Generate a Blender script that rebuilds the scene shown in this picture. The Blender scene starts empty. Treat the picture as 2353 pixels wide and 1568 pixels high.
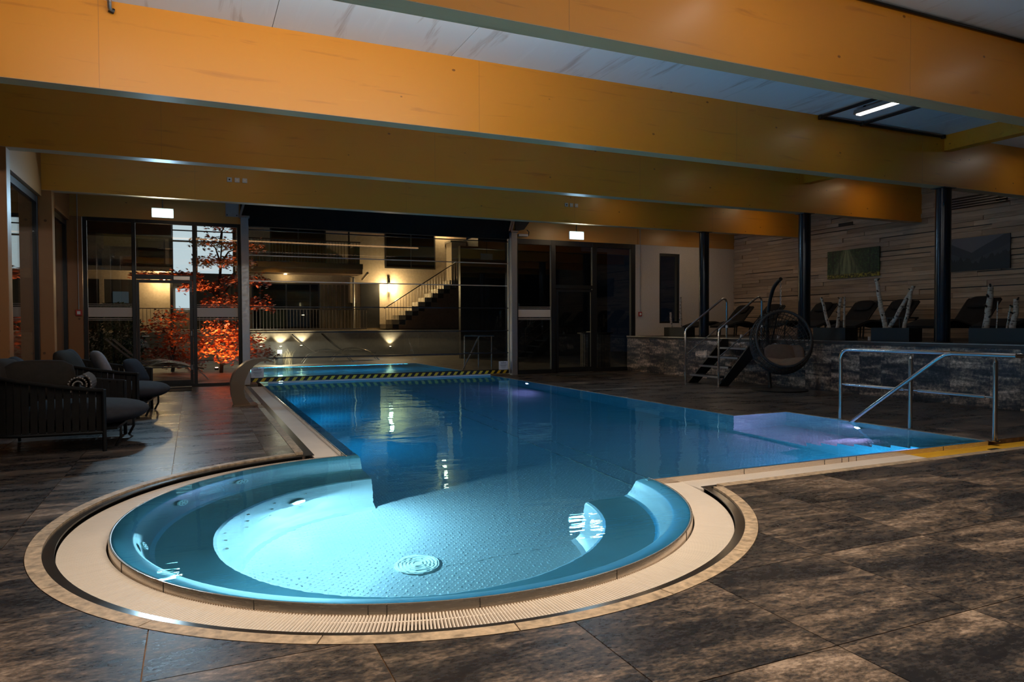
import bpy, bmesh, math, random
from mathutils import Vector, Matrix, noise
from mathutils.geometry import delaunay_2d_cdt
PI = math.pi
R = math.radians
rnd = random.Random(7)
scene = bpy.context.scene
col = scene.collection

# ------------------------------------------------------------------ camera
FPX, YAW, PITCH, ROLL, EYE = 1618.8, 0.42418, 0.023247, 0.0046, 1.25
_fw = Vector((math.sin(YAW) * math.cos(PITCH), math.cos(YAW) * math.cos(PITCH), -math.sin(PITCH)))
_rt = Vector((math.cos(YAW), -math.sin(YAW), 0))
_dn = _fw.cross(_rt)
_c, _s = math.cos(ROLL), math.sin(ROLL)
_rt, _dn = _c * _rt + _s * _dn, -_s * _rt + _c * _dn
cam_data = bpy.data.cameras.new('camera')
cam_data.sensor_fit = 'HORIZONTAL'
cam_data.sensor_width = 36.0
cam_data.lens = FPX / 2353 * 36
cam_data.clip_end = 200
cam = bpy.data.objects.new('camera', cam_data)
col.objects.link(cam)
m = Matrix.Identity(4)
for i in range(3):
    m[i][0] = _rt[i]; m[i][1] = -_dn[i]; m[i][2] = -_fw[i]
m.translation = Vector((0, 0, EYE))
cam.matrix_world = m
scene.camera = cam

def at(u, v, Y):
    """point of the plane y = Y that the photograph shows at pixel (u, v)"""
    d = _rt * (u - 1176.5) + _dn * (v - 784) + _fw * FPX
    return Vector((0, 0, EYE)) + d * (Y / d.y)
def atx(u, v, X):
    d = _rt * (u - 1176.5) + _dn * (v - 784) + _fw * FPX
    return Vector((0, 0, EYE)) + d * (X / d.x)

# ------------------------------------------------------------------ world, exposure
w = bpy.data.worlds.new('night'); scene.world = w; w.use_nodes = True
w.node_tree.nodes['Background'].inputs[0].default_value = (0.10, 0.16, 0.30, 1)
w.node_tree.nodes['Background'].inputs[1].default_value = 0.012
scene.view_settings.view_transform = 'Standard'
scene.view_settings.look = 'None'
scene.view_settings.gamma = 1
scene.view_settings.use_curve_mapping = False
scene.view_settings.exposure = 0.0
try:
    scene.cycles.use_denoising = True
    scene.cycles.sample_clamp_indirect = 4.0
    scene.cycles.max_bounces = 10
    scene.cycles.transparent_max_bounces = 24
except Exception:
    pass

# light levels (watts for lamps, radiance for glowing faces)
L_STRIP = {0: 11.0, 1: 23.0, 2: 2.6, 3: 1.2}      # wash strips on the beams
L_TUBE = 16.0                                      # bar luminaires under the ceiling
WARM = (1.0, 0.80, 0.58); NEUTRAL = (1.0, 0.93, 0.84); CYAN = (0.70, 0.88, 1.0); BLUE = (0.0, 0.40, 0.88); PINK = (1.0, 0.38, 0.72)
POOL_W = 1.0

# ------------------------------------------------------------------ helpers
class MB:
    def __init__(self): self.v = []; self.f = []
    def add(self, vs, fs):
        o = len(self.v); self.v += [tuple(p) for p in vs]; self.f += [tuple(i + o for i in f) for f in fs]; return self
    def box(self, x0, x1, y0, y1, z0, z1):
        if x0 > x1: x0, x1 = x1, x0
        if y0 > y1: y0, y1 = y1, y0
        if z0 > z1: z0, z1 = z1, z0
        return self.add([(x0,y0,z0),(x1,y0,z0),(x1,y1,z0),(x0,y1,z0),(x0,y0,z1),(x1,y0,z1),(x1,y1,z1),(x0,y1,z1)],
                        [(0,3,2,1),(4,5,6,7),(0,1,5,4),(1,2,6,5),(2,3,7,6),(3,0,4,7)])
    def bar(self, a, b, wdt, hgt, up=(0,0,1)):
        a = Vector(a); b = Vector(b); d = (b - a).normalized(); u = Vector(up)
        s = d.cross(u)
        if s.length < 1e-4: s = d.cross(Vector((1,0,0)))
        s.normalize(); u = s.cross(d).normalized()
        s *= wdt / 2; u *= hgt / 2
        return self.add([a-s-u,a+s-u,a+s+u,a-s+u,b-s-u,b+s-u,b+s+u,b-s+u], [(3,2,1,0),(4,5,6,7),(0,1,5,4),(1,2,6,5),(2,3,7,6),(3,0,4,7)])
    def tube(self, pts, r, n=8, closed=False, radii=None):
        P = [Vector(p) for p in pts]; N = len(P); vs = []; fs = []
        ref = None
        for i, p in enumerate(P):
            if closed: d = P[(i+1) % N] - P[i-1]
            else: d = P[min(i+1, N-1)] - P[max(i-1, 0)]
            d.normalize()
            if ref is None:
                ref = d.cross(Vector((0,0,1)))
                if ref.length < 1e-3: ref = d.cross(Vector((1,0,0)))
            ref = (ref - d * ref.dot(d)); ref.normalize(); b = d.cross(ref)
            rr = radii[i] if radii else r
            for k in range(n):
                a = 2*PI*k/n; vs.append(p + ref*(rr*math.cos(a)) + b*(rr*math.sin(a)))
        M = N if closed else N-1
        for i in range(M):
            j = (i+1) % N
            for k in range(n):
                k2 = (k+1) % n; fs.append((i*n+k, i*n+k2, j*n+k2, j*n+k))
        if not closed:
            fs.append(tuple(range(n-1,-1,-1))); fs.append(tuple((N-1)*n+k for k in range(n)))
        return self.add(vs, fs)
    def prism(self, poly, z0, z1):
        n = len(poly)
        vs = [(x,y,z0) for x,y in poly] + [(x,y,z1) for x,y in poly]
        fs = [tuple(range(n-1,-1,-1)), tuple(range(n,2*n))] + [(i,(i+1)%n,n+(i+1)%n,n+i) for i in range(n)]
        return self.add(vs, fs)
    def extrude(self, poly3, d):
        n = len(poly3); d = Vector(d)
        vs = [Vector(p) for p in poly3]; vs += [p + d for p in vs]
        return self.add(vs, [tuple(range(n-1,-1,-1)), tuple(range(n,2*n))] + [(i,(i+1)%n,n+(i+1)%n,n+i) for i in range(n)])
    def cyl(self, c, r, h, n=24, axis='z', r2=None):
        r2 = r if r2 is None else r2; vs = []
        for t, rr in ((0, r), (h, r2)):
            for k in range(n):
                a = 2*PI*k/n; x, y = rr*math.cos(a), rr*math.sin(a)
                p = {'z': (x,y,t), 'y': (x,t,y), 'x': (t,x,y)}[axis]
                vs.append((c[0]+p[0], c[1]+p[1], c[2]+p[2]))
        fs = [tuple(range(n-1,-1,-1)), tuple(range(n,2*n))] + [(i,(i+1)%n,n+(i+1)%n,n+i) for i in range(n)]
        return self.add(vs, fs)
    def ring(self, cx, cy, prof, a0, a1, n, end0=None, end1=None):
        """closed profile [(r,z)] swept about (cx,cy); end functions give the end angle for a radius"""
        k = len(prof); vs = []; fs = []
        for i in range(n+1):
            t = i/n
            for r, z in prof:
                s = end0(r) if end0 else a0; e = end1(r) if end1 else a1
                a = s + (e-s)*t
                vs.append((cx + r*math.cos(a), cy + r*math.sin(a), z))
        for i in range(n):
            for j in range(k):
                j2 = (j+1) % k; fs.append((i*k+j, i*k+j2, (i+1)*k+j2, (i+1)*k+j))
        fs.append(tuple(range(k-1,-1,-1))); fs.append(tuple(n*k+j for j in range(k)))
        return self.add(vs, fs)
    def sweep_y(self, prof, y0, y1):   # profile [(x,z)]
        return self.extrude([(x, y0, z) for x, z in prof], (0, y1-y0, 0))
    def sweep_x(self, prof, x0, x1):   # profile [(y,z)]
        return self.extrude([(x0, y, z) for y, z in prof], (x1-x0, 0, 0))
    def grid(self, fn, nu, nv, closeu=False, closev=False):
        vs = [fn(i/nu, j/nv) for i in range(nu + (0 if closeu else 1)) for j in range(nv + (0 if closev else 1))]
        cu = nu if closeu else nu+1; cv = nv if closev else nv+1
        fs = []
        for i in range(nu):
            for j in range(nv):
                fs.append((i*cv+j, ((i+1)%cu)*cv+j, ((i+1)%cu)*cv+(j+1)%cv, i*cv+(j+1)%cv))
        return self.add(vs, fs)
    def build(self, name, mat, parent=None, smooth=None, bevel=0, fix=True):
        o = wloc(parent) if parent else Vector((0,0,0))
        me = bpy.data.meshes.new(name)
        me.from_pydata([(x-o.x, y-o.y, z-o.z) for x,y,z in self.v], [], self.f)
        if fix:
            bm = bmesh.new(); bm.from_mesh(me); bmesh.ops.recalc_face_normals(bm, faces=bm.faces); bm.to_mesh(me); bm.free()
        me.materials.append(M[mat] if isinstance(mat, str) else mat)
        if smooth is not None:
            me.shade_smooth(); me.set_sharp_from_angle(angle=R(smooth))
        ob = bpy.data.objects.new(name, me); col.objects.link(ob)
        if bevel:
            bv = ob.modifiers.new('bevel', 'BEVEL'); bv.width = bevel; bv.segments = 2; bv.limit_method = 'ANGLE'; bv.angle_limit = R(40)
        if parent: ob.parent = parent
        return ob

def wloc(o):
    p = Vector((0,0,0))
    while o: p += o.location; o = o.parent
    return p
def tag(o, label=None, cat=None, group=None, kind=None):
    if label: o['label'] = label
    if cat: o['category'] = cat
    if group: o['group'] = group
    if kind: o['kind'] = kind
    return o
def thing(name, label, cat, loc=(0,0,0), group=None):
    o = bpy.data.objects.new(name, None); o.empty_display_size = 0.2; col.objects.link(o); o.location = loc
    return tag(o, label, cat, group)
def struct(o): o['kind'] = 'structure'; return o
def copy_tree(o, parent=None):
    c = o.copy(); col.objects.link(c); c.parent = parent
    for ch in list(o.children): copy_tree(ch, c)
    return c
def lamp(name, kind, loc, energy, color, parent=None, size=0.1, target=None, spot=None, sy=None):
    d = bpy.data.lights.new(name, kind); d.energy = energy; d.color = color
    if kind == 'AREA':
        d.shape = 'RECTANGLE' if sy else 'DISK'; d.size = size
        if sy: d.size_y = sy
    elif kind in ('POINT', 'SPOT'): d.shadow_soft_size = size
    if kind == 'SPOT': d.spot_size = R(spot or 70); d.spot_blend = 0.6
    o = bpy.data.objects.new(name, d); col.objects.link(o)
    off = wloc(parent) if parent else Vector((0,0,0))
    o.location = Vector(loc) - off
    if target is not None:
        o.rotation_euler = (Vector(target) - Vector(loc)).to_track_quat('-Z', 'Y').to_euler()
    if parent: o.parent = parent
    return o

# ------------------------------------------------------------------ materials
M = {}
class NT:
    def __init__(self, name):
        self.m = bpy.data.materials.new(name); self.m.use_nodes = True
        self.t = self.m.node_tree; self.t.nodes.clear()
        self.out = self.t.nodes.new('ShaderNodeOutputMaterial'); M[name] = self.m
    def n(self, kind, **kw):
        nd = self.t.nodes.new('ShaderNode' + kind)
        for k, v in kw.items():
            if k.startswith('_'): setattr(nd, k[1:], v)
            else:
                key = k.replace('__', ' ') if not k.startswith('i') or not k[1:].isdigit() else int(k[1:])
                s = nd.inputs[key]
                if hasattr(v, 'is_output') or isinstance(v, bpy.types.NodeSocket): self.t.links.new(v, s)
                else: s.default_value = v
        return nd
    def link(self, a, b): self.t.links.new(a, b)
    def ramp(self, fac, stops):
        r = self.n('ValToRGB', Fac=fac); e = r.color_ramp.elements
        e[0].position, e[0].color = stops[0][0], (*stops[0][1], 1)
        e[1].position, e[1].color = stops[-1][0], (*stops[-1][1], 1)
        for p, c in stops[1:-1]:
            x = e.new(p); x.color = (*c, 1)
        return r.outputs[0]
    def coords(self, rot=(0,0,0), scale=(1,1,1), rand=0.0, kind='Object'):
        tc = self.n('TexCoord'); v = tc.outputs[kind]
        if rand:
            oi = self.n('ObjectInfo'); mu = self.n('Math', _operation='MULTIPLY', i0=oi.outputs['Random'], i1=rand)
            cx = self.n('CombineXYZ', X=mu.outputs[0], Y=mu.outputs[0], Z=mu.outputs[0])
            v = self.n('VectorMath', _operation='ADD', i0=v, i1=cx.outputs[0]).outputs[0]
        mp = self.n('Mapping', Vector=v); mp.inputs['Rotation'].default_value = rot; mp.inputs['Scale'].default_value = scale
        return mp.outputs[0]
    def noise(self, vec, scale, detail=4, rough=0.55, dist=0.0):
        return self.n('TexNoise', Vector=vec, Scale=scale, Detail=detail, Roughness=rough, Distortion=dist).outputs[0]
    def bump(self, h, strength, dist=0.01):
        return self.n('Bump', Height=h, Strength=strength, Distance=dist).outputs[0]
    def principled(self, color, rough=0.5, metal=0.0, normal=None, spec=None, coat=None, coatr=0.2, emis=None, es=0.0, trans=None):
        p = self.n('BsdfPrincipled')
        def st(k, v):
            if v is None: return
            if isinstance(v, bpy.types.NodeSocket): self.link(v, p.inputs[k])
            else: p.inputs[k].default_value = (*v, 1) if isinstance(v, tuple) and len(v) == 3 else v
        st('Base Color', color); st('Roughness', rough); st('Metallic', metal); st('Normal', normal); st('Specular IOR Level', spec)
        if coat: st('Coat Weight', coat); st('Coat Roughness', coatr)
        if emis: st('Emission Color', emis); st('Emission Strength', es)
        self.link(p.outputs[0], self.out.inputs[0]); return p

def simple(name, color, rough=0.5, metal=0.0, var=0.0, scale=8.0, bump=0.0, **kw):
    t = NT(name); c = color; nrm = None
    if var or bump:
        nz = t.noise(t.coords(rand=13.0), scale, 5)
        if var:
            lo = tuple(x*(1-var) for x in color); hi = tuple(min(1, x*(1+var)) for x in color)
            c = t.ramp(nz, [(0.3, lo), (0.7, hi)])
        if bump: nrm = t.bump(nz, bump, 0.005)
    t.principled(c, rough, metal, nrm, **kw); return t.m

def emit(name, color, strength):
    t = NT(name); e = t.n('Emission', Color=(*color, 1), Strength=strength); t.link(e.outputs[0], t.out.inputs[0]); return t.m

def slate(name, rot, scl=(0.8, 3.2, 3.2), gain=1.0, rough=(0.28, 0.5), tint=(1, 1, 1), fine=0.30):
    t = NT(name)
    v = t.coords(rot=rot, scale=scl, rand=37.0)
    a = t.noise(v, 1.1, 7, 0.60, 0.5)
    b = t.noise(t.coords(rot=rot, scale=(2.2, 5.5, 5.5), rand=19.0), 3.6, 9, 0.72, 0.3)
    c = t.noise(t.coords(rot=rot, scale=(1, 1.8, 1.8), rand=5.0), 34.0, 6, 0.7)
    mix = t.n('Mix', _data_type='FLOAT', i0=0.40, i2=a, i3=b).outputs[0]
    mix = t.n('Mix', _data_type='FLOAT', i0=fine, i2=mix, i3=c).outputs[0]
    def g(*x): return tuple(k*gain*q for k, q in zip(x, tint))
    colr = t.ramp(mix, [(0.41, g(.009,.009,.012)), (0.475, g(.026,.024,.026)), (0.515, g(.075,.058,.048)), (0.56, g(.17,.125,.096)), (0.635, g(.42,.32,.25))])
    rg = t.n('MapRange', Value=mix, i1=0.35, i2=0.65, i3=rough[0], i4=rough[1]).outputs[0]
    t.principled(colr, rg, 0.0, t.bump(mix, 0.35, 0.01), spec=0.5)
    return t.m

def wood(name, base, dark, light, knots=True, axis='x', rough=0.42, coat=0.25, grain=1.0):
    t = NT(name)
    sc = {'x': (0.25, 3.0, 3.0), 'y': (3.0, 0.25, 3.0), 'z': (3.0, 3.0, 0.25)}[axis]
    a = t.noise(t.coords(scale=sc, rand=11.0), 2.6, 8, 0.62, 1.6)
    w_ = t.n('TexWave', Vector=t.coords(scale=(0.16, 1.0, 1.6) if axis == 'x' else (1.0, 0.16, 1.6), rand=3.0), Scale=1.1, Distortion=14.0, Detail=4.0, _wave_type='BANDS', _bands_direction='Z').outputs[1]
    g = t.n('Mix', _data_type='FLOAT', i0=min(.7, .22*grain), i2=a, i3=w_).outputs[0]
    c = t.ramp(g, [(0.22, dark), (0.36, base), (0.66, base), (0.9, light)])
    if knots:
        vo = t.n('TexVoronoi', Vector=t.coords(scale=(1.0, 1.0, 1.6) if axis == 'x' else (1, 1, 1)), Scale=3.4, Randomness=1.0)
        k = t.n('MapRange', Value=vo.outputs['Distance'], i1=0.060, i2=0.080, i3=0.8, i4=0.0).outputs[0]
        sel = t.n('Math', _operation='GREATER_THAN', i0=t.n('SeparateColor', i0=vo.outputs['Color']).outputs[0], i1=.45).outputs[0]
        k = t.n('Math', _operation='MULTIPLY', i0=k, i1=sel).outputs[0]
        c = t.n('Mix', _data_type='RGBA', i0=k, i6=c, i7=(dark[0]*0.35, dark[1]*0.3, dark[2]*0.3, 1)).outputs[2]
    t.principled(c, rough, 0.0, t.bump(g, 0.05, 0.004), spec=0.5, coat=coat, coatr=0.26)
    return t.m

def metal(name, color, rough=0.3, met=1.0, brush=0.0, axis=(1, 1, 30)):
    t = NT(name); nr = None; rg = rough
    if brush:
        nz = t.noise(t.coords(scale=axis, rand=9.0), 6.0, 4)
        rg = t.n('MapRange', Value=nz, i1=0.2, i2=0.8, i3=max(0.05, rough-brush), i4=rough+brush).outputs[0]
    t.principled(color, rg, met, nr); return t.m

def fabric(name, color, scale=220.0, var=0.35):
    t = NT(name)
    ck = t.n('TexWave', Vector=t.coords(), Scale=scale/4, Distortion=2.0, Detail=2.0).outputs[1]
    nz = t.noise(t.coords(rand=7.0), 14.0, 5)
    mx = t.n('Mix', _data_type='FLOAT', i0=0.5, i2=ck, i3=nz).outputs[0]
    c = t.ramp(mx, [(0.2, tuple(x*(1-var) for x in color)), (0.8, tuple(min(1, x*(1+var)) for x in color))])
    t.principled(c, 0.9, 0.0, t.bump(mx, 0.2, 0.003), spec=0.2); return t.m

def pane(name, tint=(0.92, 0.96, 0.95), base=0.045, extra=0.0):
    t = NT(name)
    lw = t.n('LayerWeight', Blend=0.5)
    p5 = t.n('Math', _operation='POWER', i0=lw.outputs['Facing'], i1=5.0).outputs[0]
    f = t.n('MapRange', Value=p5, i1=0.0, i2=1.0, i3=base, i4=1.0).outputs[0]
    tr = t.n('BsdfTransparent', Color=(*tint, 1)); gl = t.n('BsdfGlossy', Color=(1, 1, 1, 1), Roughness=0.015 + extra)
    mx = t.n('MixShader', i0=f, i1=tr.outputs[0], i2=gl.outputs[0]); t.link(mx.outputs[0], t.out.inputs[0]); return t.m

# building materials
wood('beam_wood', (.64,.240,.014), (.44,.145,.008), (.70,.280,.022), rough=0.42, coat=0.10)
wood('beam_edge', (.66,.37,.18), (.52,.27,.12), (.70,.43,.23), knots=False, rough=0.5, coat=0.1)
wood('post_wood', (.30,.115,.028), (.20,.075,.015), (.36,.15,.04), axis='z', rough=0.45, coat=0.2)
wood('panel_wood', (.56,.25,.05), (.42,.17,.03), (.62,.30,.075), rough=0.45, coat=0.15)
wood('ceiling_ply', (.72,.79,.84), (.47,.47,.48), (.78,.86,.92), axis='y', knots=False, rough=0.6, coat=0.0, grain=1.6)
slate('slate_tile', (0, 0, R(24)), rough=(.20, .42))
slate('fascia_slate', (R(-28), 0, 0), scl=(3.0, 1.1, 7.0), gain=2.3, rough=(.4, .6), fine=.06)
simple('kerb_stone', (.46,.345,.235), .5, var=.45, scale=22, bump=.2)
simple('grout', (.20,.105,.045), 0.8, var=0.4, scale=12)
simple('grate_cream', (.80,.72,.645), 0.42, var=0.04, scale=3)
simple('grate_yellow', (.82,.46,.02), 0.45, var=0.05, scale=3)
simple('channel_dark', (.035,.032,.03), 0.35, 0.3, var=0.4)
metal('flange_steel', (.17,.155,.145), 0.16, 0.85, 0.05)
t = NT('pool_steel')
nz = t.noise(t.coords(scale=(1, 1, 3)), 2.0, 3)
t.principled(t.ramp(nz, [(.3, (.46,.48,.49)), (.7, (.53,.55,.56))]), t.n('MapRange', Value=nz, i1=.2, i2=.8, i3=.30, i4=.36).outputs[0], 0.74)
t = NT('pool_floor_steel')
vo = t.n('TexVoronoi', Vector=t.coords(scale=(1, 1, 0.001), rot=(0, 0, R(45))), Scale=26.0, Randomness=0.0)
dots = t.n('MapRange', Value=vo.outputs['Distance'], i1=.14, i2=.26, i3=1.0, i4=0.0).outputs[0]
t.principled((.42,.44,.45), 0.34, 0.6, t.bump(dots, 0.7, 0.003))
metal('rim_steel', (.78,.68,.58), 0.24, 0.85, 0.1, (1, 1, 40))
metal('rail_steel', (.78,.76,.73), 0.16, 1.0)
metal('brushed_steel', (.42,.37,.33), 0.33, 0.95, 0.1)
metal('galvanised', (.42,.40,.38), 0.45, 0.8, 0.15, (3, 3, 3))
metal('aluminium', (.62,.55,.44), 0.5, 0.8)  # warm tint puts the lamplight on the gate seams into the colour
metal('spout_steel', (.28,.19,.125), 0.34, 0.9, 0.08)
simple('frame_dark', (.009,.010,.012), 0.42, 0.1, var=0.2)
simple('column_dark', (.018,.024,.032), 0.22, 0.55)
simple('black_metal', (.006,.006,.0065), 0.45, 0.1)
simple('black_rubber', (.012,.012,.012), 0.7)
simple('plaster_white', (.60,.53,.47), 0.9, var=0.06, scale=30, bump=0.08)
simple('plaster_dark', (.20,.17,.15), 0.9, var=0.2, scale=20, bump=0.08)
simple('terrace_board', (.045,.034,.028), 0.6, var=0.4, scale=6)
simple('white_plastic', (.75,.74,.70), 0.4)
simple('red_plastic', (.45,.03,.02), 0.4)
simple('paper', (.80,.78,.74), 0.8)
simple('ink', (.08,.08,.085), 0.8)
simple('hazard_yellow', (.78,.52,.02), 0.5)
simple('hazard_black', (.012,.012,.012), 0.5)
pane('pane_glass'); pane('gate_glass', (.90,.95,.95), 0.05); pane('dark_glass', (.30,.32,.33), 0.06)
t = NT('frosted_film')
df = t.n('BsdfDiffuse', Color=(.85,.76,.68,1)); tr = t.n('BsdfTranslucent', Color=(.8,.74,.68,1)); mx = t.n('MixShader', i0=.5, i1=df.outputs[0], i2=tr.outputs[0]); t.link(mx.outputs[0], t.out.inputs[0])
t = NT('water')
n1 = t.noise(t.coords(scale=(1, 1, 1)), 1.1, 2, .5, .3); n2 = t.noise(t.coords(scale=(.6, 1.6, 1)), 7.0, 2, .5, .2)
hh = t.n('Math', _operation='ADD', i0=n1, i1=t.n('Math', _operation='MULTIPLY', i0=n2, i1=.11).outputs[0]).outputs[0]
gl = t.n('BsdfGlass', Color=(.38,.82,.95,1), Roughness=0.0, IOR=1.33, Normal=t.bump(hh, .18, .05)); t.link(gl.outputs[0], t.out.inputs[0])
t = NT('plank_wood')
oi = t.n('ObjectInfo')
a = t.noise(t.coords(scale=(3, .35, 5), rand=23.0), 3.0, 8, .65, .8)
base = t.ramp(oi.outputs['Random'], [(0, (.30,.21,.14)), (.3, (.47,.34,.235)), (.6, (.39,.275,.195)), (1, (.56,.42,.30))])
c = t.n('Mix', _data_type='RGBA', _blend_type='MULTIPLY', i0=.8, i6=base, i7=t.ramp(a, [(.25, (.28,.26,.24)), (.45, (.8,.8,.8)), (.7, (1.2,1.15,1.1))])).outputs[2]
t.principled(c, .75, 0.0, t.bump(a, .3, .006))
t = NT('birch_bark')
nz = t.noise(t.coords(scale=(9, 9, 30), rand=31.0), 1.4, 4, .6)
c = t.ramp(nz, [(.36, (.03,.022,.018)), (.42, (.36,.29,.23)), (.75, (.54,.46,.38))])
t.principled(c, .8, 0.0, t.bump(nz, .2, .004))
fabric('chair_strap', (.016,.013,.011)); fabric('chair_cushion', (.045,.040,.042)); fabric('pillow_brown', (.026,.019,.014)); fabric('pillow_dark', (.020,.020,.026)); fabric('pillow_grey', (.24,.22,.23)); fabric('blanket', (.10,.07,.055)); simple('fringe', (.42,.34,.27), .9)
fabric('lounger_sling', (.018,.017,.018)); fabric('outdoor_sling', (.05,.045,.04)); fabric('egg_cushion', (.30,.20,.135)); fabric('egg_pillow', (.16,.10,.07))
simple('wicker', (.026,.020,.016), .55, var=.4, scale=30)
# ------------------------------------------------------------------ layout numbers (metres)
CX, CY = 1.45, 4.90                  # centre of the round whirlpool corner
R_RIM, R_GR0, R_GR1, R_ST0, R_ST1 = 1.93, 1.945, 2.19, 2.255, 2.335
PX0, PX1, PY0, PYG, PYE = 1.43, 6.66, 4.76, 16.0, 22.4     # pool basin: left, right, near, gate, outdoor end
AX, AY = 7.60, 7.45                  # stair alcove: right wall and far wall
ZW, ZB, ZG = -0.004, -1.32, -0.045   # water, basin floor, top of the grates
BEAM_Y = [4.60, 7.40, 10.22, 13.22]; ZBM, ZC = 3.41, 4.21
XL, XR, YB, YF = -2.10, 14.30, 16.0, -2.6
XT, ZT = 10.62, 0.93                 # lounging terrace: edge and height

def ngon(cx, cy, r, n=128): return [(cx + r*math.cos(2*PI*k/n), cy + r*math.sin(2*PI*k/n)) for k in range(n)]
def rect(x0, x1, y0, y1): return [(x0,y0),(x1,y0),(x1,y1),(x0,y1)]
HOLES = [ngon(CX, CY, R_ST1), rect(0.885, 6.685, 5.5, YB+.2), rect(1.45, AX+.03, 4.24, AY+.03), rect(AX+.03, 8.3, 4.24, 4.70)]
def bbox(p): return min(a[0] for a in p), max(a[0] for a in p), min(a[1] for a in p), max(a[1] for a in p)
def cut(poly, holes):
    """triangles of poly outside all holes: (verts, faces)"""
    vs = [Vector(p) for p in poly]; fs = [list(range(len(poly)))]
    for h in holes:
        o = len(vs); vs += [Vector(p) for p in h]; fs.append(list(range(o, o+len(h))))
    r = delaunay_2d_cdt(vs, [], fs, 0, 1e-5, True)
    keep = [f for f, of in zip(r[2], r[5]) if 0 in of and len(of) == 1]
    return r[0], keep
def plate(name, poly, holes, z0, z1, mat, parent=None, bevel=0.0):
    pb = bbox(poly)
    hs = [h for h in holes if not (bbox(h)[1] < pb[0] or bbox(h)[0] > pb[1] or bbox(h)[3] < pb[2] or bbox(h)[2] > pb[3])]
    if hs:
        vs, fs = cut(poly, hs)
        if not fs: return None
    else: vs, fs = [Vector(p) for p in poly], [list(range(len(poly)))]
    bm = bmesh.new(); bv = [bm.verts.new((p.x, p.y, z1)) for p in vs]
    for f in fs: bm.faces.new([bv[i] for i in f])
    for v_ in [v for v in bm.verts if not v.link_faces]: bm.verts.remove(v_)
    area = sum(f.calc_area() for f in bm.faces)
    if area < 0.002: bm.free(); return None
    bmesh.ops.dissolve_limit(bm, angle_limit=0.01, verts=bm.verts, edges=bm.edges)
    bmesh.ops.recalc_face_normals(bm, faces=bm.faces)
    if sum(f.normal.z for f in bm.faces) < 0: bmesh.ops.reverse_faces(bm, faces=bm.faces)
    ret = bmesh.ops.extrude_face_region(bm, geom=bm.faces[:])
    # the extruded copy becomes the top, the original faces the bottom
    for v_ in [g for g in ret['geom'] if isinstance(g, bmesh.types.BMVert)]: v_.co.z = z1
    top = set(g for g in ret['geom'] if isinstance(g, bmesh.types.BMVert))
    for v_ in bm.verts:
        if v_ not in top: v_.co.z = z0
    bmesh.ops.recalc_face_normals(bm, faces=bm.faces)
    me = bpy.data.meshes.new(name); bm.to_mesh(me); bm.free(); me.materials.append(M[mat])
    o = bpy.data.objects.new(name, me); col.objects.link(o)
    if parent: o.parent = parent
    return o

# ------------------------------------------------------------------ floor
floor = plate('floor', rect(XL-.3, XT+.05, YF, YB+.15), HOLES, -0.30, -0.007, 'grout'); struct(floor)
TP = 0.815
for i in range(-3, 14):
    for j in range(-3, 18):
        x0, y0 = -0.185 + TP*i, 1.95 + TP*j
        x1, y1 = x0 + TP - .005, y0 + TP - .005
        x0, x1, y1 = max(x0, XL-.25), min(x1, XT), min(y1, YB-.06)
        if x1 - x0 < .03 or y1 - y0 < .03: continue
        plate('tile', rect(x0, x1, y0, y1), HOLES, -0.0065, 0.0, 'slate_tile', floor)

# ------------------------------------------------------------------ swimming pool
pool = thing('swimming_pool', 'stainless steel swimming pool with round whirlpool corner, lit blue under water', 'pool', (4.0, 9.0, 0))
b = MB(); P = [(CX + 1.55*math.cos(a), CY + 1.55*math.sin(a)) for a in [PI/2 + k*(1.5*PI)/48 for k in range(49)]]
b.prism(ngon(CX, CY, 1.6, 64), ZB-.05, ZB-.002); b.build('whirlpool_floor', 'pool_floor_steel', pool)
b = MB(); b.box(PX0-.05, AX+.05, PY0-.05, PYE, ZB-.06, ZB); b.build('basin_floor', 'pool_floor_steel', pool)
# bench ring: rim, backrest, seat and front in one swept steel body
prof = [(R_RIM, -1.36), (R_RIM, -.006), (R_RIM-.006, -.003), (R_RIM-.02, -.006), (1.815, -.055), (1.800, -.075), (1.755, -.33), (1.72, -.46), (1.69, -.488), (1.655, -.495),
        (1.40, -.505), (1.355, -.512), (1.335, -.53), (1.325, -.56), (1.29, -1.20), (1.275, -1.25), (1.24, -1.30), (1.20, ZB), (1.20, -1.36)]
e0 = lambda r: PI/2 + .0 + math.asin(min(1, .02/r))
e1 = lambda r: 2*PI - math.asin(min(1, (CY-PY0)/r))
ben = MB(); ben.ring(CX, CY, prof, 0, 0, 96, e0, e1); bench = ben.build('bench_ring', 'pool_steel', pool, smooth=28)
# thin steel skin on the outside of the rim with welded joints
rb = MB(); rb.ring(CX, CY, [(R_RIM+.004, -.14), (R_RIM+.004, -.006), (R_RIM+.001, -.002), (R_RIM-.003, -.002), (R_RIM-.003, -.14)], R(93.5), R(360-5.5), 120)
rim = rb.build('overflow_rim', 'rim_steel', pool, smooth=40)
for a in (200, 214, 231, 247, 249.5, 262, 285, 310, 335):
    jb = MB(); ca, sa = math.cos(R(a)), math.sin(R(a)); r_ = R_RIM+.0045
    jb.bar((CX+r_*ca, CY+r_*sa, -.13), (CX+r_*ca, CY+r_*sa, -.004), .003, .003); jb.build('weld_joint', 'channel_dark', rim)
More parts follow.
